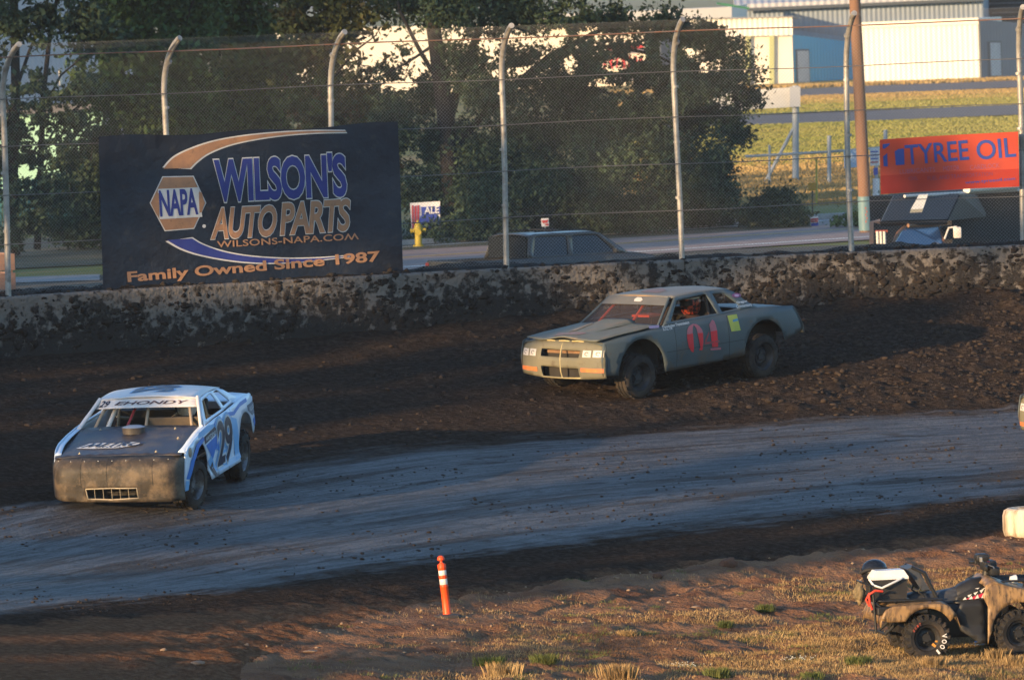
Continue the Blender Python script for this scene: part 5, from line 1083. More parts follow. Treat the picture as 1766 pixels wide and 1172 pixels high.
# hood lettering on a white parallelogram, read from the front
def hl(a, b_): return hz(1.62+.24*b_, -.62+.82*a+.16*b_*0-.10*b_, .016)
patch('decal', [(-.02, .0), (.30, -.30), (.72, -.30), (.86, .0), (1.0, .22), (1.06, 1.0), (.16, 1.0)], lambda a, b_: hz(1.72-.19*b_, -.64+.80*a, .014), m_dec, hd2, .12)
letters('lettering', 'METRO', lambda a, b_: hz(1.712-.155*b_, -.58+.70*a+.09*b_, .022), m_nv, hd2, .03, 0, 1.05)
letters('lettering', 'AUTO', lambda a, b_: hz(1.765-.04*b_, -.38+.34*a, .020), m_nv, hd2, .02, 0)
for x, y in ((.9, -.52), (1.95, -.55), (.92, .52), (1.95, .50), (1.35, .66)): b = B(); b.lathe([(.022, 0), (.022, .006), (.008, .010), (.005, .022)], 10, 'z', hz(x, y, .004)); b.done('hood_pin', M('pin_plate', (.45, .38, .26), rough=.4, metal=.4), hd2, 40)
# plastic nose
def nose29(y, z):
    a = abs(y)/.94; t = (z-.17)/.57; return (2.30+.020*noise.noise(Vector((y*2.6, z*3.5, 4)))-.36*(max(0, a-.74)/.26)**2-.05*a*a-.17*max(0, t-.72)**2/.078-.05*max(0, .45-t)+.02*math.sin(3.1*t), y, z)
gn = [(-.40, .345), (-.06, .35), (.30, .345), (.31, .21), (-.05, .195), (-.38, .21)]
m_plast = M('mud_dusted_black_plastic', (.060, .048, .036), (.026, .023, .020), 2.6, .6, bump=.5, bscale=9, dirt=((.13, .095, .062), .53, 4.5), detail=8, spec=.35)
ns2 = sheet('nose', [(-.94, .20), (-.5, .17), (.5, .15), (.88, .14), (.89, .68), (.85, .73), (.45, .75), (0, .752), (-.45, .75), (-.90, .73), (-.94, .68)], nose29, m_plast, car2, holes=[gn], step=.055, thick=.012)
b = B()
gl = [(nose29(p[0], p[1])[0]+.004, p[0], p[1]) for p in resample(gn, .06)]; b.tube(gl+[gl[0]], .009, 6)
for k in range(1, 6): y = -.40+.70*k/6; b.tube([(nose29(y, z)[0]-.006, y, z) for z in (.205, .28, .345)], .005, 5)
b.done('grille', M('grille_steel', (.40, .34, .25), (.30, .26, .20), 8, .5, .4), ns2, 60)
for y in (-.46, -.10, .52): B().tube([(nose29(y, z)[0]+.006, y, z) for z in np.linspace(.37, .73, 8)], .0045, 4).done('panel_gap', m_black, ns2, 60)
for k in range(9): y = -.80+.19*k; B().lathe([(.011, 0), (.011, .004), (.004, .007)], 8, 'x', (nose29(y, .70)[0]+.004, y, .70)).done('bolt', m_rims, ns2, 60)
# greenhouse
def gy2(z): return .88-(z-.96)/.36*.20
Z29 = 1.285
gh2 = [(.78, .955), (.55, 1.10), (.24, Z29-.02), (-.2, Z29-.0), (-.80, Z29-.02), (-.98, Z29-.06), (-1.42, 1.05), (-1.0, 1.03), (-.4, 1.0), (.3, .98)]
dw2 = [(.56, 1.01), (.22, Z29-.06), (-.36, Z29-.03), (-.44, 1.03)]; qw2 = [(-.56, 1.05), (-.50, Z29-.03), (-.72, Z29-.03), (-1.0, 1.07)]
sheet('greenhouse', gh2, lambda x, z: (x, gy2(z), z), m_wb, car2, holes=[dw2, qw2], step=.06, thick=.014, both=True)
def roof29(x, y): return (x, y*.70, Z29+.006+.05*(1-y*y)-.03*((x+.3)/.6)**2)
m_roofw = M('white_roof_paint', (.70, .69, .68), (.64, .64, .64), 2, .45, dirt=((.42, .36, .30), .64, 3))
rf2 = sheet('roof', [(.26, -1), (.30, 0), (.26, 1), (-.96, 1), (-1.0, 0), (-.96, -1)], roof29, m_roofw, car2, step=.1, thick=.012)
def rz_(x, y, off): p = roof29(x, y/.70); return (p[0], p[1], p[2]+off)
for nm, mt, gw, of in (('number_outline', m_lb, .07, .012), ('number', M('number_grey', (.16, .18, .22), (.12, .13, .16), 6, .5), .03, .018)):
    letters(nm, '29', lambda a, b_: rz_(-.02-.62*a, -.28+.52*b_, of), mt, rf2, gw, 0, .95, cuts=1)
def vis29(a, b_): return (.62-.40*(.62+.38*b_)+.03*(1-a*a), a*(.80-.13*(.62+.38*b_)), .965+(Z29-.96)*(.62+.38*b_)+.01*(1-a*a))
vz = sheet('visor_strip', [(-1, .0), (1, .0), (1, 1.03), (-1, 1.03)], lambda a, b_: vis29(a, b_*1.0), M('visor_white', (.76, .70, .66), (.70, .65, .62), 5, .5), car2, step=.14, thick=.006)
m_vl = M('lettering_maroon', (.10, .045, .055), (.05, .03, .04), 8, .5)
letters('lettering', '29', lambda a, b_: (lambda p: (p[0]+.012, p[1], p[2]+.006))(vis29(-.95+.19*a, .16+.56*b_)), m_nv, vz, .02, .25)
letters('lettering', 'EHONDY', lambda a, b_: (lambda p: (p[0]+.012, p[1], p[2]+.006))(vis29(-.64+1.46*a, .30+.32*b_)), m_vl, vz, .015, .35)
b = B()
for s in (-1, 1): B().tube([(.80-.57*k, s*(.845-.165*k), .955+(Z29-.955)*k) for k in np.linspace(0, 1, 6)], .026, 8).done('windshield_post', MATS['visor_white'], car2, 60)
for x, y in ((1.37, .80), (1.37, -.80), (-1.37, .80), (-1.37, -.80)): wheel(car2, x, y, .335, m_rims, steer=-.20 if x > 0 else 0)
b = B(); b.box((0, 0, .34), (2.0, 1.5, .05)); b.box((-1.04, 0, .66), (.04, 1.5, .60)); b.box((.80, 0, .60), (.04, 1.52, .52)); b.box((1.45, 0, .45), (1.1, .9, .40)); b.box((-1.6, 0, .62), (1.0, .95, .30)); b.box((1.92, 0, .42), (.04, 1.3, .44)); b.done('underbody', m_int, car2)
cage(car2, M('tan_roll_bar', (.40, .30, .20), (.32, .25, .17), 6, .55), -.04, .62, 1.28)
b = B(); b.tube([(.58, -.52, .90), (.10, -.46, 1.22)], .030, 8); b.done('cage_post', M('white_post', (.66, .60, .52), rough=.5), car2, 60)
b = B(); b.tube([(.55, -.26, .90), (.08, -.18, 1.24)], .018, 8); b.done('cage_post', M('red_post', (.40, .05, .05), rough=.5), car2, 60)
b = B(); b.box((.45, .38, .98), (.05, .74, .13), bev=.01); b.done('dash_panel', M('dash_brown', (.12, .085, .05), (.08, .06, .04), 6, .8), car2)
b = B(); b.box((-.30, .38, .42), (.50, .48, .12), bev=.03); b.box((-.56, .38, .80), (.10, .46, .74), Matrix.Rotation(rad(-10), 3, 'Y'), bev=.03); b.done('seat', m_black, car2, 40)
b = B(); b.lathe([(.165, -.012), (.178, 0), (.165, .012), (.152, 0)], 28, 'x', (.18, .38, .86), closed=True); b.tube([(.18, .38, .86), (.44, .38, .80)], .018, 6); b.done('steering_wheel', m_black, car2, 50)
driver('person in a dark race suit and white helmet driving the white and blue car', P29.M @ Matrix.Translation((0, 0, .40)) @ Matrix.Rotation(rad(5.5), 4, 'X') @ Matrix.Translation((0, 0, -.40)), (-.28, .38, .40), M('helmet_cream', (.62, .58, .50), (.5, .46, .40), 9, .35), M('helmet_blue', (.05, .10, .35), rough=.35), M('race_suit_black', (.02, .02, .024), rough=.8), m_black)
# side livery
seam(car2, w29, [(.66, .30+.066*k) for k in range(11)]); seam(car2, w29, [(-.60, .30+.07*k) for k in range(11)])
def px29(name, pts, mat, off=.012, st=.08, par=None): return patch(name, pts, lambda x, z: (x, w29(x, z)+off, z), mat, par or car2, st)
px29('livery_swoosh', [(1.96, .40), (1.80, .62), (1.52, .80), (1.1, .86), (1.05, .80), (1.4, .74), (1.66, .60), (1.84, .38)], m_bl)
px29('livery_swoosh', [(1.97, .24), (1.97, .38), (1.86, .36), (1.86, .24)], m_lb, .016)
px29('livery_band', [(1.30, .93), (.75, .955), (.30, .93), (.30, .905), (1.05, .86), (1.35, .86)], m_lb, .010); px29('livery_band', [(-.55, .90), (-.85, .84), (-.90, .30), (-.62, .30)], m_lb, .010); px29('livery_band', [(.50, .36), (-.80, .36), (-.80, .28), (.40, .28)], M('livery_sky', (.38, .58, .80), (.30, .50, .74), 7, .45), .010)
px29('livery_panel', [(1.05, .84), (.35, .90), (.35, .80), (1.05, .74)], m_nv, .012); letters('lettering', 'HAYDENS', lambda a, b_: (.98-.55*a, w29(.98-.55*a, .8)+.018, .775+.02*a+.055*b_), m_dec, car2, .02)
px29('livery_flash', [(1.0, .72), (.30, .78), (.28, .55), (.5, .60), (.7, .46), (.8, .58)], m_bl); px29('livery_flash', [(.95, .50), (.75, .55), (.50, .34), (.66, .28)], m_lb, .014); px29('livery_flash', [(.84, .40), (.70, .46), (.56, .24), (.66, .25)], m_nv, .018)
px29('livery_swoosh', [(.42, .93), (.2, .985), (-.1, .93), (-.35, .99), (-.75, .95), (-1.2, 1.02), (-1.6, 1.03), (-1.6, .98), (-1.15, .965), (-.75, .90), (-.36, .93), (-.1, .88), (.2, .93), (.36, .86)], m_bl)
px29('livery_panel', [(-1.55, .93), (-2.15, .93), (-2.17, .76), (-1.80, .76), (-1.55, .86)], M('livery_grey', (.10, .13, .18), (.14, .18, .25), 9, .5)); px29('livery_swoosh', [(-1.86, .70), (-2.18, .72), (-2.2, .62), (-1.95, .58)], m_bl)
letters('lettering', 'WILSONS', lambda a, b_: (-1.62-.50*a, w29(-1.62-.5*a, .85)+.018, .83+.07*b_), m_dec, car2, .02)
for nm, mt, gw, of in (('number_outline', m_lb, .105, .014), ('number_edge', m_dec, .06, .020), ('number', m_nv, .025, .026)):
    letters(nm, '29', lambda a, b_: (.30-.80*a+.12*(1-b_), w29(.30-.80*a, .40+.52*b_)+of, .36+.56*b_), mt, car2, gw, .0, .9)
b = B(); b.lathe([(.065, 0), (.065, .012), (.05, .018)], 20, 'y', (1.80, w29(1.8, .74)+.002, .735)); b.done('headlight', M('lamp_tan', (.34, .26, .18), (.26, .20, .14), 9, .5), car2, 40)
b = B(); b.tube([(-2.30, -.7, .48), (-2.33, 0, .48), (-2.30, .7, .48)], .03, 8); b.done('rear_bumper', m_black, car2, 60)
body_roll(car2, 5.5)
# ================================================================ INFIELD THINGS
def gz(x, y): return float(infield_z(np.array([x]), np.array([y]), np.array([math.hypot(x-CX, y-CY)]), np.array([math.atan2(y-CY, x-CX)]))[0])
# orange delineator post, leaning left
p = hit(772, 1064); t = thing('delineator_post', 'leaning orange plastic delineator post with two white bands on a flat rubber base', 'delineator', (p.x, p.y, gz(p.x, p.y)))
m_or = M('delineator_orange', (.85, .085, .012), (.78, .075, .012), 8, .45, dirt=((.42, .14, .06), .70, 9)); m_band = M('reflective_white', (.80, .75, .68), (.70, .65, .58), 14, .35)
Rl = Matrix.Rotation(rad(-4.6), 3, 'Y')
def lean(b, lo=0):
    for v in b.v: v.xyz = Rl @ v
    return b
b = B(); b.lathe([(.046, .03), (.052, .034), (.052, .05), (.048, .06), (.047, .36), (.050, .365), (.050, .385), (.046, .39), (.046, .47), (.050, .475), (.050, .505), (.046, .51), (.046, .575), (.050, .58), (.049, .62), (.036, .655), (.018, .665), (.014, .685), (.03, .69), (.044, .70), (.046, .712), (.038, .735), (.02, .75), (.004, .753)], 28); lean(b).done('post', m_or, t, 40)
for z0, z1 in ((.398, .468), (.513, .573)): b = B(); b.lathe([(.0462, z0), (.0475, z0+.003), (.0475, z1-.003), (.0462, z1)], 28, cap=False); lean(b).done('white_band', m_band, t, 40)
b = B()
for k in range(6): a = k*math.pi/3; b.box((.047*math.cos(a), .047*math.sin(a), .622), (.008, .008, .05), Matrix.Rotation(a, 3, 'Z'))
lean(b).done('cap_rib', m_or, t)
b = B(); b.lathe([(.17, -.03), (.175, .0), (.165, .022), (.09, .035), (.03, .036)], 8); b.done('base', M('rubber_base', (.035, .033, .032), (.07, .055, .042), 7, .85, bump=.3), t)
# white painted tyre at the inner edge of the track
p = hit(1763, 927); t = thing('track_marker', 'worn white-painted tyre lying at the inner track edge, cut by the right edge', 'tyre', (p.x+.10, p.y+.25, -.57))
b = B(); b.lathe([(.17, .06), (.19, .02), (.26, .0), (.315, .03), (.335, .10), (.335, .30), (.315, .37), (.26, .40), (.19, .38), (.17, .34), (.24, .30), (.26, .20), (.24, .10)], 44, closed=True)
for v in b.v: k = 1+.012*math.sin(9*math.atan2(v.y, v.x)); v.x *= k; v.y *= k
b.done('tyre_body', M('chipped_white_paint', (.66, .56, .43), (.50, .40, .28), 4, .7, bump=.8, bscale=9, stretch=(1.6, 1.6, .3), dirt=((.26, .18, .11), .52, 4)), t, 50)

# ---------------------------------------------------------------- quad bike
f_, r_ = hit(1757, 1126), hit(1598, 1133); f_.z = r_.z = (f_.z+r_.z)/2; xd = Vector((math.cos(rad(9)), math.sin(rad(9)), 0)); f_ = at(1757, 1126, r_.y+(f_.x-r_.x)*math.tan(rad(9))); f_.z = r_.z; yd = Vector((-xd.y, xd.x, 0)); mid = r_+xd*((f_-r_).length/2) + yd*.42
MQ = Matrix((xd, yd, Vector((0, 0, 1)))).transposed().to_4x4(); MQ.translation = Vector((mid.x, mid.y, gz(mid.x, mid.y-.3)+.0))
WB = (f_-r_).length/2
atv = thing('quad_bike', 'muddy quad bike with camouflage fenders and a shark mouth on its tank', 'quad bike', mat=MQ)
def camo():
    m = M('camo_plastic', (.32, .195, .085), (.17, .105, .055), 9, .45, stretch=(1.6, 1.6, .45), lo=.44, hi=.56, dirt=((.05, .036, .024), .55, 15)); return m
m_camo = camo(); m_qb = M('quad_black_plastic', (.012, .012, .013), (.022, .021, .02), 5, .5); m_seat = M('quad_seat_vinyl', (.035, .040, .050), (.055, .058, .066), 7, .5, bump=.2, dirt=((.10, .085, .07), .62, 5)); m_rack = M('rack_black_steel', (.015, .015, .016), rough=.4)
def atv_wheel(x, y, R, W, letters_on=False):
    s = -1 if y < 0 else 1
    b = B(); b.lathe([(.02, s*.045), (.05, s*.045), (.055, s*.02), (.085, s*.015), (.085, -s*.02)], 18, 'y')
    for k in range(4): a = k*math.pi/2+.4; b.lathe([(.011, s*.015), (.011, s*.04), (.005, s*.045)], 8, 'y', (.062*math.sin(a), 0, .062*math.cos(a)))
    h = b.done('wheel', m_qb, atv, 40); h.location = (x, y, R-.015)
    b = B(); b.lathe([(.08, s*.01), (.118, -s*.01), (.128, s*(W/2-.03)), (.146, s*(W/2-.012)), (.148, s*(W/2-.03)), (.135, -s*(W/2-.02)), (.125, -s*(W/2-.02)), (.11, -s*.03)], 28, 'y', closed=True); b.done('rim', MATS['rim_dark_steel'], h, 40)
    b = B(); r2 = .143; b.lathe([(r2, -W/2+.035), (r2+.025, -W/2), (R-.06, -W/2-.015), (R-.02, -W/2+.012), (R-.008, -W/2+.05), (R-.006, 0), (R-.008, W/2-.05), (R-.02, W/2-.012), (R-.06, W/2+.015), (r2+.025, W/2), (r2, W/2-.035)], 40, 'y', closed=True)
    for k in range(20):
        a = k*2*math.pi/20
        for j, yy in enumerate((-W/2+.03, -.02, W/2-.05)):
            aa = a+(.157 if j % 2 else 0); b.box(((R-.001)*math.sin(aa), yy+.01, (R-.001)*math.cos(aa)), (.042, .058, .022), Matrix.Rotation(aa, 3, 'Y'))
        for yy in (-W/2-.002, W/2+.002): b.box(((R-.028)*math.sin(a), yy, (R-.028)*math.cos(a)), (.034, .026, .045), Matrix.Rotation(a, 3, 'Y'))
    ty = b.done('tyre', m_tyre, h, 35)
    if letters_on:
        yl = s*(W/2+.0165)
        def arcl(ch, a0, sz, mat):
            ca, sa = math.cos(a0), math.sin(a0)
            def f(a, b_): tx, ty_ = (a-.5)*sz*.8, (b_-.5)*sz; rr = .198+ty_; tx *= (.35 if ch == 'I' else 1); return (ca*rr+sa*tx, yl, sa*rr-ca*tx)
            letters('lettering', ch, f, mat, h, .03)
        for ch, a in zip('VOOI', (.12, -.22, -.56, -.95)): arcl(ch, a, .055, m_sw)
        for a in (2.6, 2.42, 2.24, 2.06):
            b = B(); b.box((math.cos(a)*.198, yl, math.sin(a)*.198), (.030, .003, .022), Matrix.Rotation(-a+.3, 3, 'Y')); b.done('sidewall_mark', M('letter_red', (.40, .06, .03), (.05, .03, .025), 40, .6), h)
        b = B(); b.box((.075, yl*.72, -.085), (.05, .012, .03), Matrix.Rotation(.7, 3, 'Y')); b.box((.105, yl*.74, -.04), (.025, .012, .02)); b.done('wheel_clip', M('clip_orange', (.62, .28, .05), rough=.5), h)
for x, y, R, W in ((-WB, -.40, .272, .25), (-WB, .40, .272, .25), (WB, -.42, .272, .20), (WB, .42, .272, .20)): atv_wheel(x, y, R, W, x < 0 and y < 0)
def path_sheet(name, path, y0, y1, mat, crown=.0, ny=10, thick=.008, edge=.03):
    P = []; q = [Vector((*a, 0)) for a in path]; L_ = [0]
    for a, c in zip(q, q[1:]): L_.append(L_[-1]+(c-a).length)
    def f(s, y):
        x = float(np.interp(s, L_, [a.x for a in q])); z = float(np.interp(s, L_, [a.y for a in q])); k = 2*(y-y0)/(y1-y0)-1
        return (x, y, z-edge*abs(k)**8+crown*(1-k*k))
    return sheet(name, [(0, y0), (L_[-1], y0), (L_[-1], y1), (0, y1)], f, mat, atv, step=.06, thick=thick, smooth=50)
rpath = [(-WB-.56, .44), (-WB-.55, .52), (-WB-.50, .62), (-WB-.40, .66), (-WB+.20, .665), (-WB+.28, .63), (-WB+.36, .53), (-WB+.40, .40)]
path_sheet('rear_fender', rpath, -.52, .52, m_camo, .02)
ar = [(-WB+.31*math.cos(a), .30+.315*math.sin(a)) for a in np.linspace(rad(28), rad(148), 14)]
for s in (-1, 1): sheet('rear_fender_lip', [(-WB+.36, .52), (-WB+.27, .63), (-WB+.19, .662), (-WB-.40, .655), (-WB-.50, .615), (-WB-.56, .50), (-WB-.46, .47), (-WB-.36, .47)]+ar[::-1], lambda x, z: (x, s*(.525-.02*(z-.5)), z), m_camo, atv, step=.05, thick=.01)
fpath = [(WB-.34, .14), (WB-.33, .58), (WB-.39, .82), (WB-.30, .905), (WB-.10, .83), (WB+.20, .76), (WB+.42, .68), (WB+.5, .52)]
path_sheet('front_fender', fpath[2:], -.53, .53, m_camo, .03)
af = [(WB+.34*math.cos(a), .30+.335*math.sin(a)) for a in np.linspace(rad(10), rad(178), 18)]
for s in (-1, 1): sheet('front_fender_lip', [(WB-.40, .15), (WB-.385, .60), (WB-.44, .72), (WB-.40, .85), (WB-.30, .895), (WB-.10, .82), (WB+.20, .75), (WB+.42, .67), (WB+.47, .50), (WB+.42, .36)]+af, lambda x, z: (x, s*(.535-.05*max(0, z-.6)), z), m_camo, atv, step=.05, thick=.01)
for s in (-1, 1): sheet('foot_guard', [(-WB+.36, .50), (-WB+.44, .66), (WB-.40, .68), (WB-.385, .16), (WB-.62, .15), (-WB+.62, .18), (-WB+.42, .32)], lambda x, z: (x, s*(.42+.04*(z < .3)), z), m_qb, atv, step=.07, thick=.02)
b = B(); b.box((0, 0, .42), (1.0, .50, .40), bev=.04); b.box((-WB, 0, .34), (.5, .62, .09)); b.box((WB, 0, .34), (.5, .62, .09)); b.tube([(-WB, -.4, .26), (-WB, .4, .26)], .03, 8); b.tube([(WB, -.4, .26), (WB, .4, .26)], .03, 8); b.tube([(-WB-.30, -.2, .42), (-WB-.44, -.2, .30), (-WB-.44, .2, .30), (-WB-.30, .2, .42)], .02, 8); b.done('engine_frame', m_qb, atv, 40)
def seatfn(x, k):
    zt = float(np.interp(x, [-.72, -.60, -.35, -.12, .0], [.74, .765, .755, .79, .83])); wd = float(np.interp(x, [-.72, -.4, -.1], [.20, .19, .14])); return (x, k*wd, zt-.16*abs(k)**4)
sheet('seat', [(-.72, -1), (-.06, -1), (-.06, 1), (-.72, 1)], seatfn, m_seat, atv, step=.07, thick=.01, smooth=60)
def tankfn(x, k):
    zt = float(np.interp(x, [-.14, -.02, .10, .22, .30], [.775, .845, .895, .905, .86])); wd = float(np.interp(x, [-.14, .1, .3], [.15, .19, .17])); return (x, k*wd, zt-.24*abs(k)**4)
tk = sheet('tank', [(-.14, -1), (.30, -1), (.30, 1), (-.14, 1)], tankfn, m_qb, atv, step=.06, thick=.01, smooth=60)
for s in (-1, 1): sheet('tank_side', [(-.16, .58), (-.14, .70), (-.02, .76), (.1, .80), (.26, .82), (.30, .60)], lambda x, z: (x, s*(.20+.03*(.8-z)), z), m_qb, tk, step=.06, thick=.01)
ys = -.222
def tp(name, pts, mat, off): return patch(name, pts, lambda x, z: (x, ys-off, z), mat, tk, .05)
tp('shark_mouth', [(-.10, .665), (.02, .70), (.12, .745), (.22, .78), (.26, .74), (.22, .69), (.10, .66)], m_black, .002); tp('shark_gum', [(-.04, .672), (.08, .70), (.19, .735), (.22, .70), (.10, .668)], M('shark_red', (.55, .03, .08), rough=.5), .006)
for k in range(4): x = -.06+k*.075; tp('tooth', [(x, .666+.003*k), (x+.05, .668+.004*k), (x+.034, .70+.012*k)], m_sw, .012)
for k in range(3): x = .0+k*.075; tp('tooth', [(x, .715+.026*k), (x+.055, .732+.026*k), (x+.02, .690+.022*k)], m_sw, .012)
tp('shark_eye', [(.09, .795), (.13, .785), (.15, .80)], m_sw, .012); tp('shark_eye', [(.17, .775), (.24, .795), (.25, .82)], m_sw, .012)
# handlebar with pod and controls
b = B(); b.tube([(.20, -.40, 1.05), (.24, -.28, 1.06), (.30, -.10, .99), (.30, .10, .99), (.24, .28, 1.06), (.20, .40, 1.05)], .013, 8); hb = b.done('handlebar', m_rack, atv, 60)
for s in (-1, 1):
    b = B(); b.tube([(.19, s*.41, 1.047), (.225, s*.30, 1.058)], .019, 10); b.done('grip', m_qb, hb, 60)
    b = B(); b.tube([(.25, s*.29, 1.07), (.30, s*.36, 1.05), (.29, s*.42, 1.04)], .008, 6); b.done('brake_lever', m_rims, hb, 60)
b = B(); b.box((.25, -.24, 1.07), (.07, .09, .06), bev=.01); b.box((.24, .24, 1.07), (.07, .08, .06), bev=.01); b.done('switch_box', m_qb, hb)
b = B(); b.box((.27, -.22, 1.10), (.025, .03, .02)); b.done('red_switch', M('switch_red', (.55, .02, .03), rough=.5), hb)
b = B(); b.box((.32, 0, 1.04), (.17, .24, .13), bev=.035); b.box((.24, 0, 1.14), (.16, .18, .09), bev=.03); b.tube([(.28, 0, .85), (.30, 0, 1.0)], .05, 10); b.box((.36, -.13, .98), (.12, .10, .10), bev=.02); b.done('instrument_pod', m_qb, hb, 40)
b = B(); b.tube([(.22, -.20, 1.09), (.17, -.30, 1.13)], .007, 6); b.box((.16, -.31, 1.14), (.02, .06, .05)); b.done('mirror_bracket', M('bright_metal', (.55, .52, .48), rough=.3, metal=.6), hb)
b = B(); b.lathe([(.012, -.06), (.045, -.05), (.06, 0), (.062, .02), (.05, .03)], 18, 'x', (WB+.02, -.22, .87)); b.done('headlight', M('lamp_white', (.70, .68, .64), rough=.25), atv, 50)
b = B(); b.tube([(WB-.25, -.40, .86), (WB-.10, -.40, .88), (WB+.35, -.40, .86), (WB+.45, -.36, .84), (WB+.45, .36, .84), (WB+.35, .40, .86), (WB-.25, .40, .88)], .013, 8)
for y in (-.2, 0, .2): b.tube([(WB-.15, y, .87), (WB+.44, y, .85)], .011, 8)
for s in (-1, 1): b.tube([(WB+.1, s*.36, .86), (WB+.1, s*.34, .76)], .011, 8)
b.done('front_rack', m_rack, atv, 60)
b = B(); xr = -WB
b.tube([(xr+.22, -.38, .70), (xr-.50, -.40, .71), (xr-.62, -.36, .72), (xr-.62, .36, .72), (xr-.50, .40, .71), (xr+.22, .38, .70)], .014, 8)
for y in (-.24, -.08, .08, .24): b.tube([(xr+.20, y, .70), (xr-.62, y, .71)], .011, 8)
b.tube([(xr-.62, -.36, .72), (xr-.64, -.38, .90), (xr-.64, .38, .90), (xr-.62, .36, .72)], .013, 8)
for x, y in ((xr+.1, -.36), (xr-.35, -.37), (xr+.1, .36), (xr-.35, .37)): b.tube([(x, y, .70), (x+.03, y*.95, .64)], .011, 8)
b.tube([(xr-.62, -.42, .80), (xr-.60, -.43, .34)], .016, 8); b.tube([(xr-.60, -.40, .70), (xr-.32, -.46, .46)], .016, 8)
b.done('rear_rack', m_rack, atv, 60)
b = B(); b.box((xr-.28, -.30, .60), (.62, .36, .10), bev=.02); b.done('rack_base', m_qb, atv)
# things riding on the rack
def on_quad(name, label, cat): return thing(name, label, cat, mat=MQ)
ck = on_quad('cooler', 'black cooler with white lid and handle on the rear rack of the quad bike', 'cooler'); x0 = xr-.37; y0 = -.14
b = B(); q = [(-.21, -.14), (.20, -.14), (.20, .14), (-.21, .14)]; b.hexa([Vector((x0+a*.93, y0+c*.93, .72)) for a, c in q]+[Vector((x0+a, y0+c, .955)) for a, c in q]); b.done('box', M('cooler_black', (.022, .021, .022), (.035, .032, .03), 6, .45), ck)
b = B(); b.box((x0-.005, y0, .715), (.44, .30, .012)); b.done('foot', m_rack, ck)
m_lid = M('cooler_white', (.74, .73, .72), (.68, .66, .64), 4, .4); b = B(); b.hexa([Vector((x0+a*1.06, y0+c*1.08, .955)) for a, c in q]+[Vector((x0+a*1.06, y0+c*1.08, .985)) for a, c in q]); b.hexa([Vector((x0+a*1.04, y0+c*1.06, .985)) for a, c in q]+[Vector((x0+a*.82, y0+c*.78, 1.06)) for a, c in q]); b.done('lid', m_lid, ck)
b = B(); b.tube([(x0-.235, y0-.02, .955), (x0-.225, y0-.20, .90), (x0-.13, y0-.215, .865), (x0+.10, y0-.185, .955), (x0+.13, y0-.16, .965)], .014, 8); b.done('handle', m_lid, ck, 60)
hm = on_quad('helmet', 'black crash helmet resting behind the white lid of the cooler', 'helmet'); c = (x0-.10, .17, 1.02)
b = B(); b.lathe([(.06, -.13), (.115, -.12), (.135, -.04), (.138, .03), (.115, .09), (.07, .13), (.015, .145)], 24, 'z', c)
for v in b.v: v.x = c[0]+(v.x-c[0])*1.15
b.done('shell', M('gloss_black', (.010, .012, .018), rough=.25), hm, 60)
b = B(); b.tube([(c[0]-.17, c[1]-.03, c[2]-.01), (c[0]-.12, c[1]-.12, c[2]+.03), (c[0], c[1]-.145, c[2]+.04), (c[0]+.12, c[1]-.12, c[2]+.03)], .022, 8); b.done('visor', m_black, hm, 60)
b = B(); b.box((c[0], c[1], .80), (.20, .16, .18), bev=.03); b.done('liner_bag', m_black, hm)
bg_ = on_quad('backrest', 'black padded backrest on two thin legs between the cooler and the quad bike seat', 'backrest')
b = B(); b.hexa([Vector(p) for p in ((xr+.02, -.20, .80), (xr+.12, -.20, .80), (xr+.12, .20, .80), (xr+.02, .20, .80), (xr-.16, -.20, 1.06), (xr-.06, -.20, 1.09), (xr-.06, .20, 1.09), (xr-.16, .20, 1.06))])
b.done('pad', m_seat, bg_)
for y in (-.19, .19):
    B().tube([(xr-.10, y, 1.08), (xr+.06, y, 1.0), (xr+.12, y, .86), (xr+.20, y, .70)], .024, 8).done('leg', m_qb, bg_, 60)
    B().tube([(xr+.02, y, .86), (xr-.02, y, .78), (xr+.06, y, .72)], .012, 8).done('brace', m_qb, bg_, 60)
st = on_quad('tow_strap', 'bright red tow strap looped over the back of the rear rack', 'strap')
b = B(); b.tube([(xr-.50, -.40, .83), (xr-.60, -.43, .845), (xr-.67, -.42, .80), (xr-.66, -.41, .70), (xr-.63, -.40, .62)], .015, 8); b.tube([(xr-.66, -.41, .82), (xr-.70, -.38, .74), (xr-.66, -.38, .66)], .013, 8); b.done('strap_loop', M('strap_red', (.65, .06, .03), (.55, .05, .03), 9, .6), st, 60)
nb = on_quad('camo_bag', 'small tan camouflage bag hung behind the rear rack of the quad bike', 'bag')
b = B(); bm = bmesh.new(); bmesh.ops.create_icosphere(bm, subdivisions=3, radius=1); bm.verts.index_update()
b.add([Vector((xr-.74+v.co.x*.060*(1+.8*noise.noise(v.co*2.3)), -.22+v.co.y*.10, .79+v.co.z*.11*(1+.8*noise.noise(v.co*2.7+Vector((3, 0, 0)))))) for v in bm.verts], [[v.index for v in f.verts] for f in bm.faces]); bm.free()
b.done('bag_body', M('bag_camo', (.22, .16, .085), (.09, .075, .04), 14, .9, dirt=((.36, .27, .15), .6, 12)), nb, 70)
b = B(); b.tube([(xr-.72, -.25, .93), (xr-.66, -.25, .93), (xr-.64, -.25, .90)], .012, 6); b.done('bag_loop', m_black, nb, 60)
p = hit(1689, 1112); lt = thing('drink_can', 'small crushed blue can lying on the ground beneath the quad bike', 'can', (p.x, p.y, gz(p.x, p.y)))
b = B(); b.lathe([(.02, -.06), (.031, -.055), (.028, -.01), (.032, .05), (.02, .058)], 14, 'x', (0, 0, .034)); b.done('can_body', M('can_blue', (.06, .20, .50), (.20, .30, .50), 30, .35), lt, 50)
b = B(); b.lathe([(.021, -.062), (.018, -.0605)], 14, 'x', (0, 0, .034)); b.done('can_end', m_rims, lt)

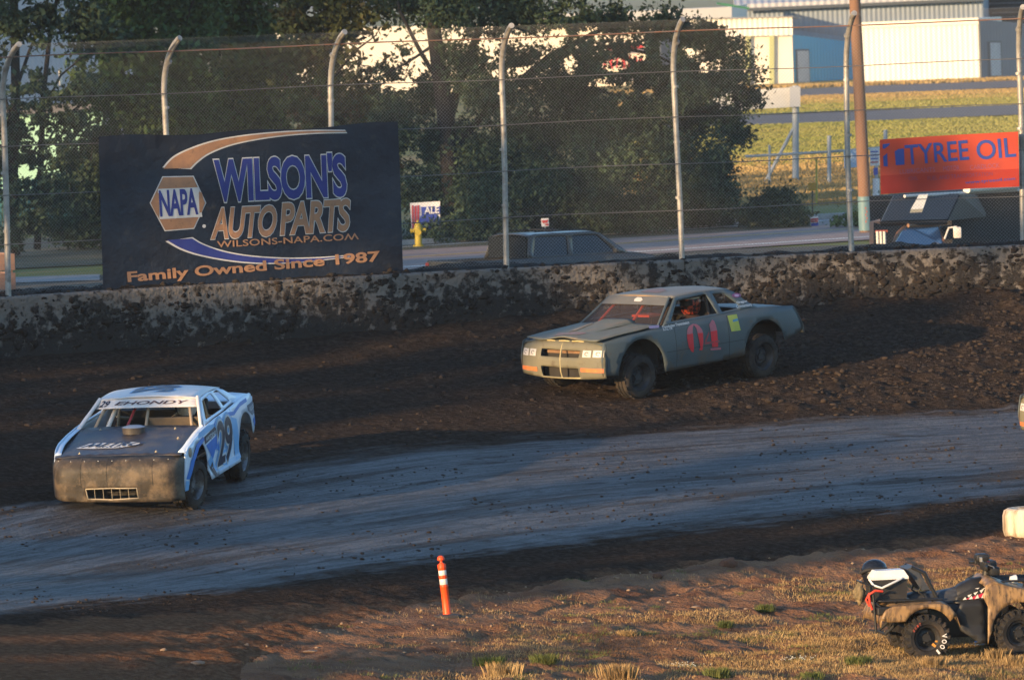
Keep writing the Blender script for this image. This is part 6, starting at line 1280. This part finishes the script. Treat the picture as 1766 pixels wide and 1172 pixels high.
# ---------------------------------------------------------------- grass, weeds, stones on the infield
def blades(name, P, n, spread, hgt, wid, mat, sd, up_=1.0):
    rg = np.random.default_rng(sd); P = np.asarray(P); k = len(P)*n; Q = np.repeat(P, n, 0); rr_ = rg.normal(size=(k, 2))*np.repeat(np.asarray(spread), n)[:, None] if np.ndim(spread) else rg.normal(size=(k, 2))*spread
    hs = (np.repeat(np.asarray(hgt), n) if np.ndim(hgt) else hgt)*(.45+.75*rg.random(k)); a = rg.uniform(0, 6.283, k); l = hs*(.10+.42*rg.random(k))/up_
    bx = Q[:, :2]+rr_; bz = Q[:, 2]-.01; dx, dy = np.cos(a), np.sin(a); w2 = wid*(.6+.8*rg.random(k)); px_, py_ = -dy*w2, dx*w2
    ld = np.stack([rr_[:, 0], rr_[:, 1]], 1); ld = ld/(np.linalg.norm(ld, axis=1)[:, None]+1e-6); tx = bx+ld*(l*.7)[:, None]+np.stack([dx, dy], 1)*(l*.5)[:, None]; mx = bx+(tx-bx)*.35
    A = np.stack([bx[:, 0]-px_, bx[:, 1]-py_, bz], 1); Bq = np.stack([bx[:, 0]+px_, bx[:, 1]+py_, bz], 1); Cq = np.stack([mx[:, 0]+px_*.7, mx[:, 1]+py_*.7, bz+hs*.6], 1); D_ = np.stack([tx[:, 0], tx[:, 1], bz+hs], 1)
    V = np.stack([A, Bq, Cq, D_], 1).reshape(-1, 3); F = np.arange(4*k).reshape(-1, 4)
    return mk(name, V, F, mat)
def scatter(n, vlo, vhi, ulo, uhi, dens, sd):
    rg = np.random.default_rng(sd); out = []
    while len(out) < n:
        u, v = rg.uniform(ulo, uhi), rg.uniform(vlo, vhi); p = hit_fast(u, v)
        if p is None: continue
        r = math.hypot(p[0]-CX, p[1]-CY)
        if r > RI+.1 or rg.random() > dens(p[0], p[1], r): continue
        out.append((p[0], p[1], gz(p[0], p[1])))
    return out
def hit_fast(u, v):
    d = ray(u, v); z = -.6
    for _ in range(4):
        t_ = (z-CAMH)/d.z; x, y = d.x*t_, d.y*t_; z = float(hsurf(x, y))
    return (x, y)
def f1(x, y, s, k=1.0): return float(fbm(np.array([x*k]), np.array([y*k]), s, 3)[0])
m_dry = M('dry_grass', (.40, .28, .135), (.27, .175, .08), 1.5, .9, island=.4, spec=.1); m_grn = M('green_weed', (.070, .095, .026), (.14, .145, .045), 2, .8, island=.4, spec=.15); m_brn = M('brown_weed', (.19, .105, .052), (.12, .068, .036), 2, .9, island=.4, spec=.1)
near = lambda r, a, b_: float(sstep(b_, a, r))
o = blades('dry_grass', scatter(8500, 985, 1215, 330, 1800, lambda x, y, r: (.05+.95*near(r, 11.0, 13.8))*float(sstep(.42, .58, f1(x, y, 201, .8))), 1), 15, .06, .050, .0014, m_dry, 1); tag(o, 'dry straw-coloured grass growing over the infield in the foreground', 'grass', kind='stuff')
o = blades('low_weeds', scatter(3200, 960, 1215, 330, 1800, lambda x, y, r: (.12+.88*near(r, 11.5, 14.2))*float(sstep(.48, .66, f1(x, y, 211, 1.1))), 2), 18, .05, .030, .0018, m_brn, 2); tag(o, 'low brown weeds spread over the reddish dirt of the infield', 'weeds', kind='stuff')
o = blades('green_weeds', scatter(520, 985, 1215, 430, 1800, lambda x, y, r: (.10+.9*near(r, 10.5, 14))*float(sstep(.55, .68, f1(x, y, 221, 1.3))), 3), 40, .055, .045, .002, m_grn, 3); tag(o, 'scattered patches of green weeds on the infield in front of the track', 'weeds', kind='stuff')
# taller clumps along the bottom edge: each a plant
def px_ground(u, v): x, y = hit_fast(u, v); return (x, y, gz(x, y))
for i, (u, v, sz, hg, mt, lb) in enumerate(((870, 1168, .16, .26, m_dry, 'tall pale straw tuft at the bottom edge below the delineator post'), (845, 1150, .15, .20, m_grn, 'leafy green weed clump left of the tall straw tuft at the bottom edge'), (940, 1150, .13, .17, m_grn, 'green weed clump right of the tall straw tuft at the bottom edge'), (1070, 1172, .17, .26, m_dry, 'wide straw tuft at the middle of the bottom edge'), (1235, 1168, .13, .20, m_grn, 'yellow-green weed tuft at the bottom edge left of the quad bike'), (1080, 1095, .10, .12, m_dry, 'pale dry tuft in the middle of the infield'), (1320, 1062, .09, .13, m_grn, 'small upright green weed left of the quad bike'),
        (1250, 1085, .07, .12, m_grn, 'thin green weed between the bare patches of the infield'), (1480, 1150, .13, .15, m_grn, 'bright green weed patch just left of the quad bike rear wheel'), (1610, 1152, .12, .20, m_dry, 'straw tuft growing in front of the quad bike rear wheel'), (1720, 1140, .10, .22, m_dry, 'thin straw tuft at the quad bike front wheel'), (1752, 1150, .10, .18, m_dry, 'straw tuft in the bottom right corner'), (1400, 1165, .10, .14, m_grn, 'low green tuft at the bottom edge right of the white flowers'))):
    o = blades('grass_tuft', [px_ground(u, v)], 900, sz*.5, hg*.66, .0015, mt, 300+i, 1.4); tag(o, lb, 'grass tuft', 'tufts standing up from the infield')
for i, (u, v, lb) in enumerate(((1372, 1140, 'white-flowered weed nearer the quad bike'), (1180, 1152, 'white-flowered weed farther from the quad bike, at the bottom edge'))):
    q = px_ground(u, v); t = thing('flowering_weed', lb, 'weed', q, 0, 'white-flowered weeds on the infield'); rg = np.random.default_rng(60+i)
    o = blades('leaves', [(0, 0, 0)], 500, .08, .06, .003, m_grn, 320+i, 1.5); o.parent = t
    b = B()
    for k in range(46): x, y = rg.normal(size=2)*(.11, .08); b.lathe([(.002, 0), (.007, .003), (.006, .006), (.002, .008)], 6, 'z', (x, y, .03+.04*rg.random()))
    b.done('flowers', M('petal_white', (.75, .74, .62), rough=.7), t)
o = clods('infield_pebbles', 1100, 5, RI+.3, 88, 170, .006, .030, M('pale_pebble', (.36, .25, .16), (.22, .14, .085), 6, .9), infield_z, lambda x, y, r, t: .15+.85*near(-r, -14.5, -11.5), 12); tag(o, 'small pale pebbles and crumbs of dirt along the inner edge of the track', 'pebbles', kind='stuff')
m_stone = M('tan_stone', (.26, .18, .12), (.19, .13, .09), 5, .85, bump=.4)
for i, (u, v, s, fl, lb) in enumerate(((426, 1110, .030, .9, 'small round tan stone on the dark dirt at lower left'), (340, 1147, .085, .35, 'flat tan stone slab on the dark dirt at lower left'), (536, 1122, .09, .16, 'thin flat stick of wood lying on the dirt left of the delineator post'), (1154, 1037, .035, .5, 'pale chip of stone in the middle of the infield'), (1200, 1050, .06, .35, 'flat orange-tan stone in the middle of the infield'), (282, 1125, .035, .6, 'small grey stone on the dark dirt at lower left'), (1135, 1000, .07, .7, 'reddish clod at the inner edge of the track'), (1258, 980, .11, .7, 'large reddish clod at the inner edge of the track'))):
    x, y = hit_fast(u, v); bm = bmesh.new(); bmesh.ops.create_icosphere(bm, subdivisions=2, radius=1); rg = np.random.default_rng(80+i); bm.verts.index_update()
    V = [(v_.co.x*s*(1+.5*noise.noise(v_.co*1.3+Vector((i, 0, 0)))), v_.co.y*s*.6*(1+.5*noise.noise(v_.co*1.3+Vector((0, i, 0)))), v_.co.z*s*fl*(1+.3*noise.noise(v_.co*2))+s*fl*.5) for v_ in bm.verts]; Ff = [[v_.index for v_ in f.verts] for f in bm.faces]; bm.free()
    zz = gz(x, y) if math.hypot(x-CX, y-CY) < RI else float(track_z(np.array([x]), np.array([y]), np.array([math.hypot(x-CX, y-CY)]), np.array([math.atan2(y-CY, x-CX)]))[0])
    o = mk('stone', V, Ff, m_stone if i not in (6, 7) else M('red_clod', (.16, .075, .045), (.10, .05, .032), 9, .95, bump=.5), None, 40); o.location = (x, y, zz); tag(o, lb, 'stone', 'stones and clods by the inner edge')

# ================================================================ VEHICLES BEHIND THE FENCE
p = at(938, 430, 148); p.z = 0
MP = Matrix((rd, rn, Vector((0, 0, 1)))).transposed().to_4x4(); MP.translation = p
pk = thing('pickup_truck', 'dark olive extended-cab pickup truck parked behind the track wall', 'pickup truck', mat=MP)
m_pk = M('olive_grey_paint', (.060, .056, .048), (.050, .048, .043), 2, .35, coat=.3, dirt=((.15, .125, .095), .64, 3)); m_gl = M('vehicle_glass', (.014, .016, .018), rough=.08, spec=.6); m_trim = M('trim_black', (.012, .012, .012), rough=.6)
out = [(2.55, .45), (2.62, .62), (2.58, .86), (2.3, .96), (1.75, 1.02), (1.0, 1.04), (-1.05, 1.04), (-2.6, 1.06), (-2.64, .50), (-2.0, .48)]+arc(-1.62, .42, .40, 170, 10, 12)+[(-1.2, .38), (1.25, .38)]+arc(1.66, .42, .40, 175, 8, 12)
wp = lambda x, z: .86-.05*((z-.7)/.35)**2-.05*max(0, x-2.0)**2
sheet('body', out, sfn(wp, 0), m_pk, pk, step=.14, thick=.015, both=True)
gp = lambda z: .81-(z-1.03)*.30
go = [(1.72, 1.03), (1.05, 1.50), (.85, 1.545), (-.75, 1.56), (-.92, 1.52), (-1.06, 1.04)]
sheet('cab', go, lambda x, z: (x, gp(z), z), m_pk, pk, holes=[[(1.42, 1.07), (.98, 1.46), (.28, 1.48), (.20, 1.07)], [(.08, 1.07), (.14, 1.48), (-.72, 1.50), (-.90, 1.08)]], step=.12, thick=.015, both=True)
sheet('roof', [(1.06, -1), (1.06, 1), (-.92, 1), (-.92, -1)], lambda x, y: (x, y*.66, 1.525+.055*(1-y*y)-.03*((x)/1.0)**2), m_pk, pk, step=.2, thick=.012)
sheet('hood', [(1.70, -1), (2.56, -1), (2.56, 1), (1.70, 1)], lambda x, y: (x, y*.80, 1.03-.13*((x-1.7)/.86)**2+.03*(1-y*y)), m_pk, pk, step=.15, thick=.012)
sheet('windshield', [(-1, 0), (1, 0), (1, 1), (-1, 1)], lambda a, b_: (1.76-.70*b_+.06*(1-a*a), a*(.79-.13*b_), 1.03+.48*b_), m_gl, pk, step=.2)
for s in (-1, 1): sheet('side_window', [(1.42, 1.06), (.98, 1.47), (-.72, 1.51), (-.92, 1.06)], lambda x, z: (x, s*(gp(z)-.02), z), m_gl, pk, step=.3)
b = B(); b.box((-1.0, 0, 1.28), (.03, 1.40, .46)); b.done('rear_window', m_gl, pk); b = B(); b.box((-2.62, 0, .80), (.04, 1.60, .48)); b.done('tailgate', m_pk, pk); b = B(); b.box((2.56, 0, .70), (.06, 1.5, .36), bev=.02); b.box((2.62, 0, .50), (.12, 1.66, .16), bev=.03); b.box((-2.70, 0, .52), (.12, 1.6, .14), bev=.03); b.done('bumper', m_trim, pk)
b = B(); b.box((-1.84, 0, .62), (1.5, 1.5, .06)); b.box((0, 0, .45), (4.6, 1.3, .2)); b.box((.3, 0, .85), (2.6, 1.4, .3)); b.done('underbody', m_int, pk)
for s in (-1, 1): b = B(); b.box((-2.63, s*.78, .88), (.05, .12, .26), bev=.01); b.done('tail_light', M('tail_lamp_red', (.32, .03, .02), rough=.3), pk)
b = B()
for s in (-1, 1): b.tube([(.75, s*.60, 1.60), (-.70, s*.60, 1.61)], .016, 6)
b.tube([(.05, -.6, 1.615), (.05, .6, 1.615)], .014, 6); b.done('roof_rack', m_trim, pk, 60)
b = B(); b.box((1.30, -.93, 1.10), (.09, .14, .10), bev=.02); b.done('wing_mirror', m_pk, pk)
for x in (-1.62, 1.66):
    for s in (-1, 1):
        b = B(); b.lathe([(.20, -.10), (.33, -.11), (.36, -.07), (.36, .07), (.33, .11), (.20, .10)], 26, 'y', closed=True); wt = b.done('wheel', m_tyre, pk, 40); wt.location = (x, s*.72, .36)
        b = B(); b.lathe([(.02, s*.07), (.08, s*.08), (.17, s*.06), (.21, s*.09), (.21, 0)], 22, 'y'); b.done('rim', m_rims, wt, 40)
# dark motorhome behind the orange banner
mh = thing('motorhome', 'dark motorhome with a sloping overcab panel and white roof vent, parked below the orange banner', 'motorhome', (0, 0, 0))
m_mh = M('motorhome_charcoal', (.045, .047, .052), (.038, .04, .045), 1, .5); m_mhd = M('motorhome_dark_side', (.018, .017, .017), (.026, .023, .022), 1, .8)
Y0, Y1 = 140.0, 141.3
def qd(name, pts, mat, th=.05, par=None):
    P = [Vector(q) for q in pts]; n_ = (P[1]-P[0]).cross(P[3]-P[0]).normalized()*th; b = B().hexa(P+[q-n_ for q in P]); return b.done(name, mat, par or mh)
tl, tr_, br, bl = at(1540, 338, Y0+.75), at(1652, 336, Y1+.75), at(1631, 380, Y1), at(1518, 383, Y0)
qd('overcab', (tl, tr_, br, bl), m_mh); qd('overcab_lip', (at(1516, 382, Y0-.02), at(1632, 379.5, Y1-.02), at(1631, 384, Y1+.1), at(1518, 387, Y0+.1)), M('mh_lip', (.05, .035, .025), rough=.6))
qd('roof_vent', (at(1583, 342, Y0+.50), at(1599, 341, Y0+.56), at(1590, 366, Y0+.22), at(1569, 367, Y0+.12)), M('vent_white', (.78, .73, .62), rough=.5), .10)
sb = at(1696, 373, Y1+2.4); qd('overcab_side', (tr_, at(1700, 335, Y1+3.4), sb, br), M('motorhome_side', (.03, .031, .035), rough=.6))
b = B(); A, E = at(1640, 336, Y1+1.6), at(1850, 327, Y1+5); A.z = E.z = 0; zt = at(1700, 332, Y1+2.6).z
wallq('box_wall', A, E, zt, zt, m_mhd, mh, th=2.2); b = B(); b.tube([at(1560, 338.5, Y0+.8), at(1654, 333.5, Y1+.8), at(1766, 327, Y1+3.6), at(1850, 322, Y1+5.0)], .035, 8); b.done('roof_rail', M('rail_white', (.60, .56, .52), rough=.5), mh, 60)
b = B(); a, c = at(1667, 327, Y1+1.0), at(1752, 321, Y1+3.2); b.tube([a, c], .085, 12); b.done('roof_tube', M('tube_cream', (.72, .66, .55), rough=.4), mh, 60)
cabL, cabR = at(1528, 470, Y0+.4), at(1640, 462, Y1+.3)
qd('windshield', (at(1560, 391, Y0+.55), at(1618, 391, Y1+.35), at(1628, 425, Y1-.4), at(1538, 428, Y0-.35)), M('mh_glass', (.10, .14, .20), rough=.12, spec=.7), .03)
qd('cab_side_glass', (at(1620, 391, Y1+.36), at(1642, 390, Y1+1.4), at(1642, 412, Y1+1.4), at(1630, 414, Y1-.3)), m_gl, .03)
b = B(); b.tube([at(1537, 428, Y0-.38), at(1548, 402, Y0+.1), at(1560, 391, Y0+.5), at(1618, 390.5, Y1+.32), at(1629, 424, Y1-.42)], .035, 8); b.tube([at(1565, 389, Y0+.5), at(1615, 387, Y1+.3)], .05, 8); b.done('windshield_frame', M('mh_sunlit_frame', (.22, .10, .045), rough=.5), mh, 60)  # orange sunlight on the windshield edges is put into the frame colour
P = [at(1522, 425, Y0-.3), at(1640, 420, Y1-.5), at(1640, 420, Y1+1.2), at(1522, 425, Y0+.8)]; b = B(); b.hexa([Vector((q.x, q.y, .35)) for q in P]+P); b.done('cab_body', m_mh, mh)
m_chr = M('mirror_white', (.72, .68, .62), (.6, .55, .5), 8, .3)
for k in range(3): b = B(); a = at(1513+k*6, 399, Y0-.5); c = at(1514+k*6, 424, Y0-.5); b.tube([a, c], .03, 8); b.done('mirror_stay', m_chr, mh, 60)
b = B(); b.box(at(1520, 399, Y0-.47), (.26, .03, .05)); b.done('mirror_head', M('mirror_red', (.30, .07, .04), rough=.5), mh)
b = B(); c = at(1651, 401, Y1-.3); b.box(c, (.17, .10, .24), bev=.03); mr_ = b.done('wing_mirror', m_chr, mh, 40); b = B(); b.tube([at(1629, 412, Y1-.4), at(1636, 393, Y1-.3), at(1650, 391, Y1-.3)], .022, 8); b.done('mirror_arm', m_chr, mr_, 60)
b = B(); b.tube([at(1503, 470, Y0+2), at(1503, 383, Y0+2), at(1518, 382, Y0+2)], .06, 4); fr = b.done('timber_frame', M('pink_timber', (.42, .27, .20), (.34, .22, .16), 6, .8), None); tag(fr, 'pinkish timber post and arm standing left of the dark motorhome', 'post')
for x_, y_ in ((1545, Y0+.6), (1632, Y1+.6), (1780, Y1+4)):
    q = at(x_, 400, y_); b = B(); b.lathe([(.2, -.12), (.38, -.12), (.40, -.08), (.40, .08), (.38, .12), (.2, .12)], 20, 'y', (q.x, q.y, .40), closed=True); b.done('wheel', m_tyre, mh, 40)
# a third race car, its nose just entering at the right edge
P3 = Pose(1973, 786, 2193, 750, hsurf); c3 = copy_tree(car); c3.matrix_world = P3.M; c3['label'] = 'race car at the right edge with only its nose showing'
# ================================================================ DUSTY AIR
b = B(); b.box((CX, CY, 21), (9200, 9200, 52)); hzb = b.done('haze', None); hzb['kind'] = 'stuff'; hzb['label'] = 'thin dusty evening air over the track and airfield'
hm_ = bpy.data.materials.new('dusty_air'); hm_.use_nodes = True; hn = hm_.node_tree.nodes; hn.remove(hn['Principled BSDF'])
pv = hn.new('ShaderNodeVolumePrincipled'); pv.inputs['Color'].default_value = (.88, .86, .84, 1); pv.inputs['Density'].default_value = .00018; pv.inputs['Anisotropy'].default_value = .3
hm_.node_tree.links.new(pv.outputs[0], hn['Material Output'].inputs['Volume']); hzb.data.materials.clear(); hzb.data.materials.append(hm_)
